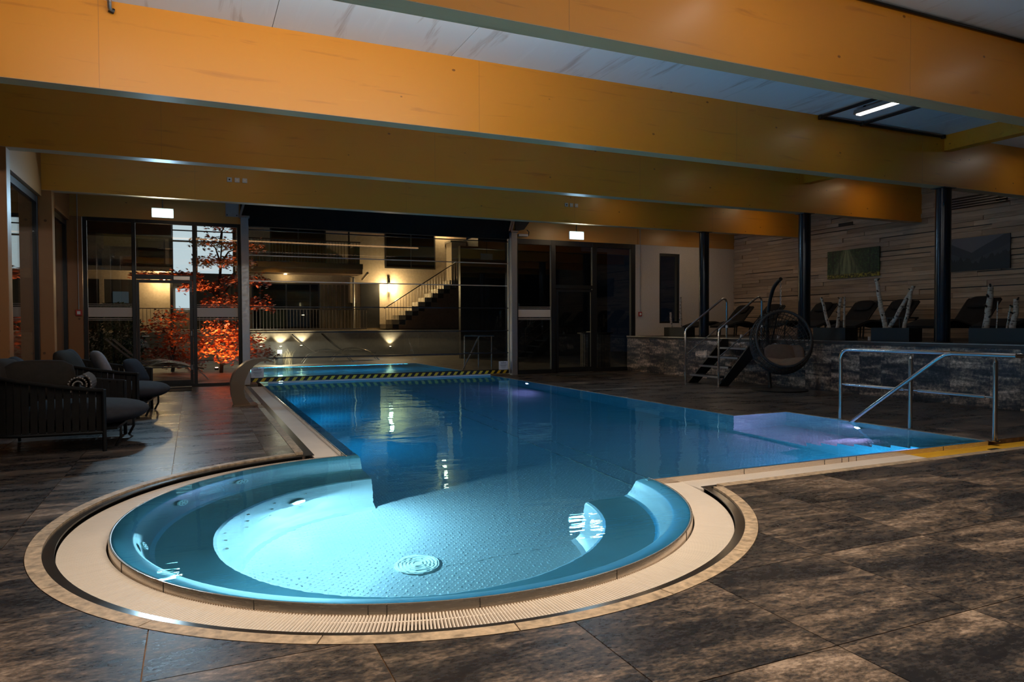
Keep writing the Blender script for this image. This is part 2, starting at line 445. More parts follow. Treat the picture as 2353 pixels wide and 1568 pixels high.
# straight walls with their overflow rims
b = MB(); b.sweep_y([(1.31, -1.36), (1.31, -.006), (1.316, -.003), (1.33, -.006), (PX0, -.045), (PX0+.006, -.07), (PX0+.006, -1.36)], CY+1.93-.06, PYE); b.build('left_wall', 'pool_steel', pool)
b = MB(); b.box(1.303, 1.311, 7.0, YB, -.14, -.003); b.build('overflow_rim', 'rim_steel', pool)
b = MB(); b.sweep_x([(4.69, -1.36), (4.69, -.006), (4.696, -.003), (4.71, -.006), (PY0, -.045), (PY0+.006, -.07), (PY0+.006, -1.36)], CX+1.86, AX+.02); b.build('near_wall', 'pool_steel', pool)
b = MB(); b.box(3.36, AX+.02, 4.682, 4.692, -.14, -.003); nr = b.build('overflow_rim', 'rim_steel', pool)
for x in (4.3, 5.25, 5.47, 5.56, 5.66, 6.9):
    jb = MB(); jb.box(x, x+.004, 4.680, 4.683, -.13, -.004); jb.build('weld_joint', 'channel_dark', nr)
b = MB(); b.box(PX1, PX1+.025, AY, PYE, -1.36, -.002); b.build('right_wall', 'pool_steel', pool)
b = MB(); b.box(PX1+.0255, AX+.025, AY, AY+.025, -1.36, -.002); b.build('alcove_wall', 'pool_steel', pool)
b = MB(); b.box(AX, AX+.025, PY0-.07, AY, -1.36, -.002); b.build('alcove_wall', 'pool_steel', pool)
b = MB(); b.box(PX0-.1, PX1+.02, PYE, PYE+.06, -1.36, -.002); b.build('end_wall', 'pool_steel', pool)
# raised alcove floor and the steps leading down from the near edge
b = MB(); b.box(PX1, AX, PY0, AY, ZB, ZB+.10); b.build('alcove_floor', 'pool_floor_steel', pool)
NS = 7; sd, sh = .225, 1.16/NS
for k in range(NS-1):
    y0 = PY0 + .10 + k*sd
    b = MB(); b.box(PX1+.01, AX, y0, y0+sd, ZB+.10, -.03-sh*(k+1)); b.build('step', 'pool_floor_steel', pool)
b = MB(); b.box(PX1+.01, AX, PY0, PY0+.10, ZB+.10, -.05); b.build('step', 'pool_floor_steel', pool)
side = [(PX1-.004, PY0, ZB)] + [(PX1-.004, PY0, -.05), (PX1-.004, PY0+.10, -.05)]
for k in range(NS-1):
    y0 = PY0 + .10 + k*sd; z = -.012 - sh*(k+1); side += [(PX1-.004, y0, z), (PX1-.004, y0+sd, z)]
side += [(PX1-.004, PY0+.10+(NS-1)*sd, ZB)]
b = MB(); b.extrude(side, (.012, 0, 0)); b.build('stair_stringer', 'pool_steel', pool)
# floor channel strips, drains, massage jets
for x in (3.86, 4.16):
    b = MB(); b.box(x, x+.014, PY0, YB, ZB, ZB+.006); b.build('floor_channel_edge', 'rim_steel', pool)
dr = MB(); dr.cyl((1.43, 4.83, ZB), .155, .012, 48); d_ = dr.build('floor_drain', 'white_plastic', pool)
for k in range(1, 6):
    g = MB(); g.ring(1.43, 4.83, [(.026*k, ZB+.012), (.026*k+.010, ZB+.012), (.026*k+.010, ZB+.016), (.026*k, ZB+.016)], 0, 2*PI-.001, 32); g.build('drain_ring', 'white_plastic', d_)
for a, z in ((152, -.25), (129, -.25), (40, -.25), (186, -.25), (215, -.25)):
    if a == 40: continue
    ca, sa = math.cos(R(a)), math.sin(R(a)); r_ = 1.752
    g = MB(); n = Vector((-ca, -sa, .25)).normalized(); c = Vector((CX+r_*ca, CY+r_*sa, z+.04))
    u = n.cross(Vector((0,0,1))).normalized(); v = u.cross(n)
    ring_ = [c + (u*math.cos(t_) + v*math.sin(t_))*.062 for t_ in [2*PI*k/24 for k in range(24)]]
    g.extrude(ring_, n*.012); j_ = g.build('massage_jet', 'white_plastic', pool)
    for q in range(6):
        cc = c + (u*math.cos(q) + v*math.sin(q))*.035 + n*.012
        h = MB(); h.extrude([cc + (u*math.cos(t_)+v*math.sin(t_))*.007 for t_ in [2*PI*k/8 for k in range(8)]], n*.003); h.build('jet_hole', 'channel_dark', j_)
for a in (118, 132, 146, 165):
    for k in range(3):
        aa = R(a + k*1.6); r_ = 1.325 - .012*k; z = -.64 - .12*k
        g = MB(); g.cyl((CX+r_*math.cos(aa)-.008*math.cos(aa), CY+r_*math.sin(aa)-.008*math.sin(aa), z), .013, .006, 10); g.build('air_nozzle', 'rim_steel', pool)
# underwater lamps
emit('lamp_cyan', (.55,.92,1.0), 9.0); emit('lamp_pink', (1.0,.72,.80), 8.0); emit('lamp_blue', (.10,.45,1.0), 1.2)
def pool_lamp(pos, nrm, mat, color, watts, r=.055):
    n = Vector(nrm).normalized(); c = Vector(pos); u = n.cross(Vector((0,0,1)))
    u = u.normalized() if u.length > 1e-3 else Vector((1,0,0)); v = u.cross(n)
    g = MB(); g.extrude([c + (u*math.cos(t_)+v*math.sin(t_))*(r+.018) for t_ in [2*PI*k/24 for k in range(24)]], n*.012); o = g.build('underwater_lamp', 'rim_steel', pool)
    g = MB(); g.extrude([c + n*.010 + (u*math.cos(t_)+v*math.sin(t_))*r for t_ in [2*PI*k/24 for k in range(24)]], n*.006); g.build('lamp_lens', mat, o)
    lamp('underwater_light', 'AREA', c + n*.03, watts*POOL_W, color, pool, size=2*r, target=c + n)
aL = R(122); pool_lamp((CX+1.305*math.cos(aL), CY+1.305*math.sin(aL), -.78), (-math.cos(aL), -math.sin(aL), -.45), 'lamp_cyan', CYAN, 225)
for y in (8.6, 11.2, 13.8): pool_lamp((PX0+.008, y, -.62), (1, 0, -.05), 'lamp_blue', BLUE, 46)
pool_lamp((PX1-.002, 13.9, -.42), (-1, 0, 0), 'lamp_pink', (.85,.40,1.0), 14)
pool_lamp((AX-.002, 6.25, -.42), (-.85, .40, 0), 'lamp_pink', PINK, 34)
pool_lamp((7.1, PY0+.012, -.9), (0, 1, 0), 'lamp_cyan', CYAN, 0.5)
pool_lamp((5.75, PY0+.008, -.70), (.75, .66, .0), 'lamp_cyan', (.0,.50,1.0), 90)
b = MB(); b.box(1.7, 6.4, PYE-.03, PYE, -.22, -.14); es_ = b.build('underwater_strip', 'rim_steel', pool)
lamp('strip_lamp', 'AREA', (4.05, PYE-.035, -.18), 40, (.05,.52,1.0), pool, size=4.6, sy=.05, target=(4.05, PYE-2, -.5))
# water surface: one body of water through the gate
wpoly = [(CX + R_RIM*math.cos(a), CY + R_RIM*math.sin(a)) for a in [R(94.3) + k*(R(353.6)-R(94.3))/110 for k in range(111)]]
wpoly += [(CX+1.93, 4.692), (AX, 4.692), (AX, AY), (PX1, AY), (PX1, PYE), (1.312, PYE)]
me = bpy.data.meshes.new('pool_water'); bm = bmesh.new(); bm.faces.new([bm.verts.new((x, y, ZW)) for x, y in wpoly])
bmesh.ops.recalc_face_normals(bm, faces=bm.faces)
bm.faces.ensure_lookup_table()
if bm.faces[0].normal.z < 0: bmesh.ops.reverse_faces(bm, faces=bm.faces)
bmesh.ops.triangulate(bm, faces=bm.faces); bm.to_mesh(me); bm.free(); me.materials.append(M['water'])
wat = bpy.data.objects.new('pool_water', me); col.objects.link(wat)
tag(wat, 'clear still pool water glowing blue, filled to the steel overflow rim', 'water', kind='stuff')

# ------------------------------------------------------------------ gutter grates and stone kerb
def bar_mesh(L, wd=.0098, h=.022):
    pr = [(-wd/2, 0), (-wd/2, h*.72), (-wd/4, h*.97), (wd/4, h*.97), (wd/2, h*.72), (wd/2, 0)]
    return [(-L/2, y, z) for y, z in pr] + [(L/2, y, z) for y, z in pr], [(5,4,3,2,1,0),(6,7,8,9,10,11)] + [(i,(i+1)%6,6+(i+1)%6,6+i) for i in range(6)]
GZ = ZG - .022
ring = thing('overflow_grate', 'cream slatted overflow grate curving around the whirlpool corner', 'grate', (CX, CY, GZ))
vs, fs = bar_mesh(R_GR1-R_GR0); sl = bpy.data.meshes.new('slat'); sl.from_pydata(vs, [], fs); sl.materials.append(M['grate_cream'])
a0, a1 = R(94.6), R(353.8); NB = int((a1-a0)*2.07/.0163); rest = MB(); near = []
angs = [a0 + (a1-a0)*(k+.5)/NB for k in range(NB)]
rm = (R_GR0+R_GR1)/2
order = sorted(angs, key=lambda a: (CX+rm*math.cos(a))**2 + (CY+rm*math.sin(a))**2)
front = set(order[:300])
for a in angs:
    if a in front:
        o = bpy.data.objects.new('slat', sl); col.objects.link(o); o.parent = ring; o.location = (rm*math.cos(a), rm*math.sin(a), 0); o.rotation_euler = (0, 0, a)
    else:
        c, s = math.cos(a), math.sin(a)
        rest.add([(CX + (rm+x)*c - y*s, CY + (rm+x)*s + y*c, GZ+z) for x, y, z in vs], fs)
ro = rest.build('slats', 'grate_cream', ring, fix=False); ro['kind'] = 'stuff'
for r_ in (R_GR0+.05, R_GR1-.03):
    b = MB(); b.ring(CX, CY, [(r_, GZ-.004), (r_+.012, GZ-.004), (r_+.012, GZ+.012), (r_, GZ+.012)], a0, a1, 110); b.build('support_rod', 'grate_cream', ring)
def straight_grate(name, label, x0, x1, y0, y1, along, mat, group=None):
    g = thing(name, label, 'grate', ((x0+x1)/2, (y0+y1)/2, GZ)); m_ = MB(); n = int(((y1-y0) if along == 'y' else (x1-x0))/.0163)
    L = (x1-x0) if along == 'y' else (y1-y0); v0, f0 = bar_mesh(L)
    for k in range(n):
        if along == 'y': m_.add([((x0+x1)/2 + x, y0 + (k+.5)*.0163 + y, GZ+z) for x, y, z in v0], f0)
        else: m_.add([(x0 + (k+.5)*.0163 - y, (y0+y1)/2 + x, GZ+z) for x, y, z in v0], f0)
    o = m_.build('slats', mat, g, fix=False); o['kind'] = 'stuff'
    for q in (.2, .8):
        b = MB()
        if along == 'y': xx = x0 + L*q; b.box(xx-.006, xx+.006, y0, y1, GZ-.004, GZ+.012)
        else: yy = y0 + L*q; b.box(x0, x1, yy-.006, yy+.006, GZ-.004, GZ+.012)
        b.build('support_rod', mat, g)
    return g
straight_grate('overflow_grate', 'long cream overflow grate along the left side of the pool', 1.06, 1.30, 7.095, 15.85, 'y', 'grate_cream')
straight_grate('overflow_grate', 'cream overflow grate along the near right edge of the pool', 3.62, 6.40, 4.37, 4.68, 'x', 'grate_cream')
yg = straight_grate('overflow_grate', 'yellow overflow grate section marking the pool steps', 6.405, 8.25, 4.37, 4.68, 'x', 'grate_yellow')
b = MB(); b.box(7.36, 7.50, 4.47, 4.53, ZG, ZG+.004); b.build('grip_slot', 'hazard_black', yg)
gut = thing('gutter_channel', 'dark steel overflow gutter under the grates around the pool', 'gutter', (CX, CY, -.2))
b = MB(); b.ring(CX, CY, [(1.92, -.20), (2.26, -.20), (2.26, -.016), (2.195, -.016), (2.195, -.022), (2.25, -.022), (2.25, -.19), (1.92, -.19)], R(102.8), R(345.2), 120); b.build('channel', 'channel_dark', gut)
b = MB(); b.sweep_y([(1.32, -.20), (.965, -.20), (.965, -.016), (1.058, -.016), (1.058, -.022), (.975, -.022), (.975, -.19), (1.32, -.19)], 7.06, 15.9); b.build('channel', 'channel_dark', gut)
b = MB(); b.sweep_x([(4.70, -.20), (4.325, -.20), (4.325, -.016), (4.368, -.016), (4.368, -.022), (4.335, -.022), (4.335, -.19), (4.70, -.19)], 3.58, 8.3); b.build('channel', 'channel_dark', gut)
b = MB(); b.ring(CX, CY, [(2.196, -.021), (2.252, -.021), (2.252, -.011), (2.196, -.013)], R(102.8), R(345.2), 120); b.build('flange', 'flange_steel', gut, smooth=30)
kerb = thing('pool_kerb', 'light brown stone kerb framing the pool gutter', 'kerb', (CX, CY, -.05))
ka, kb, n = R(104.2), R(343.6), 12
for k in range(n):
    s_, e_ = ka + (kb-ka)*k/n + .0012, ka + (kb-ka)*(k+1)/n - .0012
    b = MB(); b.ring(CX, CY, [(R_ST0, -.08), (R_ST1-.004, -.08), (R_ST1-.004, .0015), (R_ST0, .0015)], s_, e_, 14); b.build('kerb_stone', 'kerb_stone', kerb)
y = 7.17
while y < 15.8:
    b = MB(); b.box(.889, .968, y, min(y+.81, 15.85), -.08, .0015); b.build('kerb_stone', 'kerb_stone', kerb); y += .814
x = 3.70
while x < 8.2:
    b = MB(); b.box(x, min(x+.81, 8.29), 4.244, 4.328, -.08, .0015); b.build('kerb_stone', 'kerb_stone', kerb); x += .814
y = 7.48
while y < 15.8:   # thin stone lip along the right side and around the stair alcove
    b = MB(); b.box(PX1+.026, PX1+.05, y, min(y+1.6, 15.85), -.05, .002); b.build('edge_strip', 'rim_steel', kerb); y += 1.604
b = MB(); b.box(PX1+.026, AX+.05, AY+.026, AY+.05, -.05, .002); b.build('edge_strip', 'rim_steel', kerb)
b = MB(); b.box(AX+.026, AX+.05, 4.70, AY+.026, -.05, .002); b.build('edge_strip', 'rim_steel', kerb)

# ------------------------------------------------------------------ ceiling and beams
ceil_ = MB(); ceil_.box(XL-.3, XR+.3, YF, YB+.3, ZC+.012, ZC+.15); ceiling = ceil_.build('ceiling', 'frame_dark'); struct(ceiling)
bays = [(YF, 1.8)] + [(2.0, 4.6)] + [(BEAM_Y[i]+.2, BEAM_Y[i+1]) for i in range(3)] + [(13.42, YB)]
xs = [XL-.25, -1.11] + [.75 + 1.875*k for k in range(8)]
for ya, yb_ in bays[1:]:
    for k in range(len(xs)-1):
        x0, x1 = xs[k]+.003, min(xs[k+1]-.003, XR)
        b = MB(); b.box(x0, x1, ya, yb_, ZC, ZC+.012); b.build('ceiling_panel', 'ceiling_ply', ceiling)
names = ['wide orange timber beam nearest the camera, crossing the upper right ceiling', 'long orange timber beam, second from the camera, spanning the whole room', 'brownish timber beam behind the brightest long beam', 'rearmost timber beam, just in front of the glazed end wall, above the exit signs']
BE = []
for k, y0 in enumerate(BEAM_Y):
    o = thing('timber_beam', names[k], 'beam', (6, y0+.1, ZBM), 'timber ceiling beams'); BE.append(o)
    b = MB(); b.box(XL-.2, XR-.01, y0, y0+.20, ZBM+.004, ZC); bb = b.build('beam_body', 'beam_wood', o)
    for xj in (-1.15, 2.55, 6.25, 9.95):
        g = MB(); g.box(xj+.4*k, xj+.4*k+.003, y0-.0006, y0+.002, ZBM+.005, ZC-.001); g.build('butt_joint', 'post_wood', bb)
    b = MB(); b.box(XL-.2, XR-.01, y0+.002, y0+.198, ZBM, ZBM+.0038); b.build('beam_underside', 'beam_edge', o)
b = MB(); b.box(XL-.2, XR-.01, 1.8, 2.0, ZBM, ZC); o = b.build('timber_beam', 'beam_wood', bevel=.006); tag(o, 'timber ceiling beam overhead, out of view in front of the camera', 'beam', 'timber ceiling beams')
for k, (ya, yb_) in enumerate([(4.80, 7.40), (7.60, 10.22), (10.42, 13.22)]):
    b = MB(); b.box(10.86, 11.04, ya, yb_, 3.97, ZC); o = b.build('cross_joist', 'beam_wood')
    tag(o, ['short timber joist between the two nearest beams, by the black pipes', 'short timber joist peeking out below the second beam', 'short timber joist between the two rear beams'][k], 'joist', 'joists between the beams')
# square sensor plates on the rear beam
for k, x in enumerate((.60, .725, .85, 7.25, 7.37, 7.49)):
    t_ = thing('wall_plate', ['leftmost', 'middle', 'rightmost'][k%3] + ' of three small dark plates on the rear beam, ' + ('left' if k < 3 else 'right') + ' group', 'socket', (x, 13.22, 3.79), 'small square plates on the rear beam')
    b = MB(); b.box(x-.04, x+.04, 13.205, 13.219, 3.75, 3.83); b.build('plate', 'galvanised', t_, bevel=.004)
    b = MB(); b.cyl((x, 13.198, 3.79), .014, .008, 16, 'y'); b.build('sensor_eye', 'aluminium' if k % 3 else 'black_rubber', t_)

# ------------------------------------------------------------------ lamps under the ceiling
emit('led_diffuser', NEUTRAL, L_TUBE)
def tube_lamp(x, y0, y1, label, f=1.0, z=4.115):
    t_ = thing('ceiling_light', label, 'ceiling light', (x, (y0+y1)/2, z), 'bar lights under the ceiling')
    b = MB(); b.sweep_y([(x-.06, z), (x+.06, z), (x+.05, z+.06), (x-.05, z+.06)], y0, y1); b.build('housing', 'galvanised', t_)
    if f == 1.0: mt = 'led_diffuser'
    else:
        mt = 'led_diffuser_%d' % int(f*1000)
        if y0 > 8: mt += '_warm'
        if mt not in M: emit(mt, (1.0,.74,.46) if y0 > 8 else NEUTRAL, L_TUBE*f)
    b = MB(); b.box(x-.042, x+.042, y0+.03, y1-.03, z-.014, z-.001); b.build('diffuser', mt, t_)
    for q in (.2, .8):
        b = MB(); yy = y0 + (y1-y0)*q; b.box(x-.012, x+.012, yy-.012, yy+.012, z+.06, ZC-.001); b.build('hanger', 'black_metal', t_)
    return t_
for spec in [(8.36, 6.30, 6.95, 'white bar light hanging between the two nearest beams, upper right', .38), (-.70, 5.70, 6.30, 'bar light behind the nearest beam, far left bay', .8),
             (.85, 9.0, 9.6, 'bar light behind the second beam, left side', .30), (8.84, 8.7, 9.3, 'bar light behind the second beam, right side', .8),
             (.95, 12.1, 12.7, 'bar light behind the third beam, left side', .25), (8.4, 12.1, 12.7, 'bar light behind the third beam, right side', .8), (8.9, 14.4, 15.0, 'bar light in front of the right end wall', 4.8, 3.78), (12.5, 14.5, 15.1, 'bar light over the terrace in front of the white wall', 2.6, 3.78), (-.3, 14.4, 15.0, 'bar light in front of the left end wall', 1.3, 3.78),
             (12.4, 9.2, 9.8, 'bar light over the terrace behind the second beam', 1.3), (12.4, 12.1, 12.7, 'bar light over the terrace behind the third beam', 1.5), (12.6, 6.3, 6.9, 'bar light over the terrace behind the nearest beam', .9),
             (4.2, 3.5, 4.15, 'bar light in front of the nearest beam, centre', .9), (8.0, 3.4, 4.0, 'bar light in front of the nearest beam, right', .5)]:
    tube_lamp(*spec)
def strip(y, x0, x1, watts, label, z=3.62, color=NEUTRAL):
    t_ = thing('wash_strip', label, 'light strip', ((x0+x1)/2, y, z), 'light strips on the backs of the beams')
    b = MB(); b.sweep_x([(y, z), (y+.05, z+.02), (y+.05, z+.03), (y, z+.06)], x0, x1); b.build('channel', 'aluminium', t_)
    lamp('strip_light', 'AREA', ((x0+x1)/2, y+.07, z+.06), watts, color, t_, size=x1-x0, sy=.05, target=((x0+x1)/2, y+1.0, z+.60))
strip(4.80, -1.5, 3.3, L_STRIP[1]*3, 'light strip on the back of the nearest beam')
strip(2.00, 0.0, 6.0, L_STRIP[0]*3, 'light strip on the back of the beam above the camera')
strip(7.60, -1.0, 6.5, L_STRIP[2]*3, 'light strip on the back of the second beam', color=(1,.52,.24))
strip(10.42, -.5, 6.5, L_STRIP[3]*3, 'light strip on the back of the third beam', color=(1,.52,.24))
def downlight(x, y, watts, label, cone=108):
    t_ = thing('downlight', label, 'ceiling light', (x, y, ZC), 'recessed downlights in front of the nearest beam')
    b = MB(); b.ring(x, y, [(.075, ZC-.012), (.10, ZC-.012), (.10, ZC-.001), (.075, ZC-.001)], 0, 2*PI-.001, 24); b.build('trim_ring', 'aluminium', t_)
    lamp('downlight_lamp', 'SPOT', (x, y, ZC-.03), watts, WARM, t_, size=.07, target=(x+.2, y+.5, 0), spot=cone)
downlight(.3, 2.6, 440, 'recessed downlight over the left of the whirlpool')
downlight(2.9, 2.6, 440, 'recessed downlight over the right of the whirlpool')
downlight(5.6, 2.7, 150, 'recessed downlight over the near right pool edge')
# black conduit frame beside the bar light
cd = thing('conduit', 'black pipe frame under the ceiling beside the bar light', 'pipe', (9.5, 7.2, 4.15))
for pts in ([(8.12, 7.36, 4.17), (10.80, 7.36, 4.17)], [(8.14, 7.36, 4.17), (8.14, 4.85, 4.17)], [(8.98, 7.36, 4.17), (8.98, 4.85, 4.17)]):
    b = MB(); b.tube(pts, .022, 8); b.build('pipe', 'black_metal', cd, smooth=40)
for x in (8.14, 8.98, 10.78):
    b = MB(); b.cyl((x, 7.36, 4.145), .034, .05, 12); b.build('coupling', 'black_metal', cd, smooth=40)
b = MB(); b.tube([(4.9, 4.57, 4.19), (13.8, 4.57, 4.19)], .014, 8); o = b.build('cable_conduit', 'black_metal', smooth=40); tag(o, 'thin black cable pipe along the top of the nearest beam', 'pipe')
hk = thing('pipe_hook', 'small dark hook on top of the long second beam, upper left', 'hook', (-.65, 7.37, 4.17))
b = MB(); b.tube([(-.65, 7.30, 4.21), (-.65, 7.33, 4.13), (-.645, 7.37, 4.11)], .02, 8); b.build('arm', 'brushed_steel', hk, smooth=40)
b = MB(); b.tube([(-.66, 7.36, 4.12), (-.62, 7.375, 4.11)], .026, 8); b.build('end_ring', 'black_metal', hk, smooth=40)
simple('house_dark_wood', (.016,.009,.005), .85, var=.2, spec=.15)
# ------------------------------------------------------------------ glazed walls
def glazing(name, axis, c0, spans, z0, z1, pos, fw=.07, depth=.09, transom=None, door=None, film=None, glass='pane_glass', thick=.012):
    """row of framed panes; spans are mullion centre lines along the axis"""
    t_ = thing_struct(name, pos)
    def bx(a0, a1, z_0, z_1, d0, d1):
        b = MB()
        if axis == 'x': b.box(a0, a1, c0+d0, c0+d1, z_0, z_1)
        else: b.box(c0+d0, c0+d1, a0, a1, z_0, z_1)
        return b
    h = fw/2
    for s in spans: bx(s-h, s+h, z0, z1, 0, depth).build('mullion', 'frame_dark', t_, bevel=.006)
    bx(spans[0]+h, spans[-1]-h, z1-fw, z1, .005, depth-.005).build('head_rail', 'frame_dark', t_)
    bx(spans[0]+h, spans[-1]-h, z0, z0+fw*.8, .005, depth-.005).build('sill_rail', 'frame_dark', t_)
    for k in range(len(spans)-1):
        a0, a1 = spans[k]+h, spans[k+1]-h
        zz = [(z0+fw*.8, z1-fw)]
        if transom and k in transom:
            zt = transom[k]; bx(a0, a1, zt-.045, zt+.045, .005, depth-.005).build('transom', 'frame_dark', t_)
            zz = [(z0+fw*.8, zt-.045), (zt+.045, z1-fw)]
        for i, (p, q) in enumerate(zz):
            bx(a0+.002, a1-.002, p+.002, q-.002, depth*.5, depth*.5+thick).build('pane', glass, t_)
        if film and k in film:
            for (f0, f1) in film[k]:
                bx(a0+.004, a1-.004, f0, f1, depth*.5-.004, depth*.5-.001).build('privacy_film', 'frosted_film', t_)
    return t_
def thing_struct(name, loc):
    o = bpy.data.objects.new(name, None); col.objects.link(o); o.location = loc; o['kind'] = 'structure'; return o
ZH = 3.40
bands = [(1.44, 1.63), (1.40, 1.412), (1.372, 1.380), (1.655, 1.664), (1.69, 1.698)]
gl1 = glazing('window_1', 'x', YB, [-1.92, -1.08, .03, .90], 0.0, ZH, (-.5, YB, 0), transom={1: 2.25}, film={0: bands, 2: bands})
# the door leaf in the middle bay of the left glazing
d1 = thing_struct('door_1', (-.5, YB, 0))
for a, b_, c, d in ((-1.04, -.99, .05, 2.19), (-.07, -.01, .05, 2.19), (-.99, -.07, .05, .14), (-.99, -.07, 2.13, 2.19)):
    m_ = MB(); m_.box(a, b_, YB-.02, YB+.03, c, d); m_.build('door_frame', 'frame_dark', d1)
for z in (.35, 1.05, 1.95):
    m_ = MB(); m_.cyl((-.045, YB-.035, z), .016, .10, 12); m_.build('hinge', 'galvanised', d1)
m_ = MB(); m_.box(-.36, -.06, YB-.03, YB-.001, 2.20, 2.27); m_.build('door_closer', 'brushed_steel', d1)
m_ = MB(); m_.tube([(-.94, YB-.03, 1.05), (-.94, YB-.08, 1.05), (-.82, YB-.08, 1.05)], .012, 8); m_.build('door_handle', 'aluminium', d1, smooth=40)
m_ = MB(); m_.box(-1.0, -.05, YB-.12, YB-.02, 0.001, .012); m_.build('threshold', 'aluminium', d1)
gl2 = glazing('window_2', 'x', YB, [7.34, 8.40, 9.62, 10.82], 0.0, ZH, (9, YB, 0), fw=.13, transom={1: 2.22}, film={0: bands})
d2 = thing_struct('door_2', (9, YB, 0))
for a, b_, c, d in ((8.47, 8.53, .05, 2.15), (9.49, 9.55, .05, 2.15), (8.53, 9.49, .05, .14), (8.53, 9.49, 2.09, 2.15)):
    m_ = MB(); m_.box(a, b_, YB-.02, YB+.03, c, d); m_.build('door_frame', 'frame_dark', d2)
m_ = MB(); m_.tube([(9.44, YB-.03, 1.05), (9.44, YB-.08, 1.05), (9.32, YB-.08, 1.05)], .012, 8); m_.build('door_handle', 'aluminium', d2, smooth=40)
m_ = MB(); m_.box(8.5, 9.5, YB-.12, YB-.02, 0.001, .012); m_.build('threshold', 'brushed_steel', d2)

# back wall: timber header left and right, white wall beside the terrace
bw = thing_struct('wall_back', (6, YB, 0))
m_ = MB(); m_.box(XL-.3, .93, YB+.002, YB+.18, ZH, ZC); m_.build('timber_header', 'panel_wood', bw)
m_ = MB(); m_.box(7.28, 10.96, YB+.002, YB+.18, ZH, ZC); m_.build('timber_header', 'panel_wood', bw)
m_ = MB(); m_.box(10.965, XR+.2, YB+.002, YB+.18, ZH, ZC); m_.build('timber_header', 'panel_wood', bw)
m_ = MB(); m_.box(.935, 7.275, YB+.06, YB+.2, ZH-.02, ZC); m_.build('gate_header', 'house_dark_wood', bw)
for (x0, x1, z0, z1) in ((10.90, 11.68, 0, ZH-.002), (12.36, XR+.1, 0, ZH-.002), (11.68, 12.36, 0, 1.27), (11.68, 12.36, 3.19, ZH-.002)):
    m_ = MB(); m_.box(x0, x1, YB, YB+.18, z0, z1); m_.build('white_wall', 'plaster_white', bw)
m_ = MB(); m_.box(XL-.35, -1.965, YB-.01, YB+.18, 0, ZH-.002); m_.build('timber_post', 'post_wood', bw)
w3 = thing_struct('window_3', (12, YB, 1.27))
for a, b_, c, d in ((11.68, 11.73, 1.27, 3.19), (12.28, 12.36, 1.27, 3.19), (11.73, 12.28, 1.27, 1.32), (11.73, 12.28, 3.12, 3.19)):
    m_ = MB(); m_.box(a, b_, YB+.02, YB+.12, c, d); m_.build('window_frame', 'frame_dark', w3)
m_ = MB(); m_.box(11.73, 12.28, YB+.07, YB+.08, 1.32, 3.12); m_.build('pane', 'pane_glass', w3)

# left wall: timber posts, dark glazing between them
lw = thing_struct('wall_left', (XL, 10, 0))
for y in (4.60, 7.40, 10.22, 13.22):
    m_ = MB(); m_.box(XL-.20, XL+.08, y, y+.20, 0, ZBM-.002); m_.build('timber_post', 'post_wood', lw, bevel=.006)
m_ = MB(); m_.box(XL-.26, XL-.06, YF, YB-.03, ZBM-.10, ZC-.01); m_.build('timber_header', 'post_wood', lw)
for k, (ya, yb_) in enumerate([(YF, 4.6), (4.8, 7.4), (7.6, 10.22), (10.42, 13.22), (13.42, YB-.03)]):
    glazing('window_%d' % (4+k), 'y', XL-.20, [ya+.03, yb_-.05], 0.0, ZBM-.11, (XL, (ya+yb_)/2, 0), fw=.10)

# steel gate posts with brackets and the lifting glass gate over the pool
def gate_post(x, label, sgn):
    t_ = thing('gate_post', label, 'post', (x, 15.9, 0), 'steel posts of the pool gate')
    m_ = MB(); m_.box(x-.075, x+.075, 15.82, 15.97, 0.0, 3.52); m_.build('post', 'galvanised', t_, bevel=.006)
    m_ = MB(); m_.box(x-.10, x+.10, 15.79, 15.97, 3.52, 3.56); m_.build('cap_plate', 'brushed_steel', t_)
    m_ = MB(); m_.extrude([(x-.06, 15.80, 3.56), (x-.10, 15.80, 3.56), (x-.02, 15.80, 3.86), (x+.03, 15.80, 3.86)], (0, .02, 0)); m_.extrude([(x-.06, 15.94, 3.56), (x-.10, 15.94, 3.56), (x-.02, 15.94, 3.86), (x+.03, 15.94, 3.86)], (0, .02, 0)); m_.build('bracket', 'brushed_steel', t_)
    m_ = MB(); x0, x1 = (x-.36, x-.10) if sgn < 0 else (x+.08, x+.46)
    if sgn < 0: m_.box(x0, x1, 15.978, 15.998, 3.55, 3.86)
    else: m_.extrude([(x0, 15.93, 3.56), (x1-.14, 15.93, 3.62), (x1, 15.93, 3.80), (x1, 15.93, 3.86), (x0, 15.93, 3.86)], (0, .04, 0))
    m_.build('fixing_plate', 'galvanised' if sgn < 0 else 'black_metal', t_)
    for dx, z in ((-.33, 3.83), (-.14, 3.83), (-.33, 3.58), (-.14, 3.58)) if sgn < 0 else ():
        q = MB(); q.cyl((x+dx, 15.968, z), .012, .01, 8, 'y'); q.build('bolt', 'black_metal', t_)
    return t_
gate_post(1.00, 'grey steel post at the left end of the pool gate, behind the water spout', -1)
gate_post(7.22, 'grey steel post at the right end of the pool gate', 1)
lampb = thing('floodlight', 'small grey floodlight under the bracket of the right gate post', 'floodlight', (7.50, 15.9, 3.48))
m_ = MB(); m_.box(7.36, 7.62, 15.86, 15.95, 3.44, 3.50); m_.build('housing', 'galvanised', lampb, bevel=.008)
m_ = MB(); m_.tube([(7.64, 15.9, 3.46), (7.66, 15.9, 3.56), (7.60, 15.9, 3.61)], .012, 8); m_.build('yoke', 'black_metal', lampb, smooth=40)

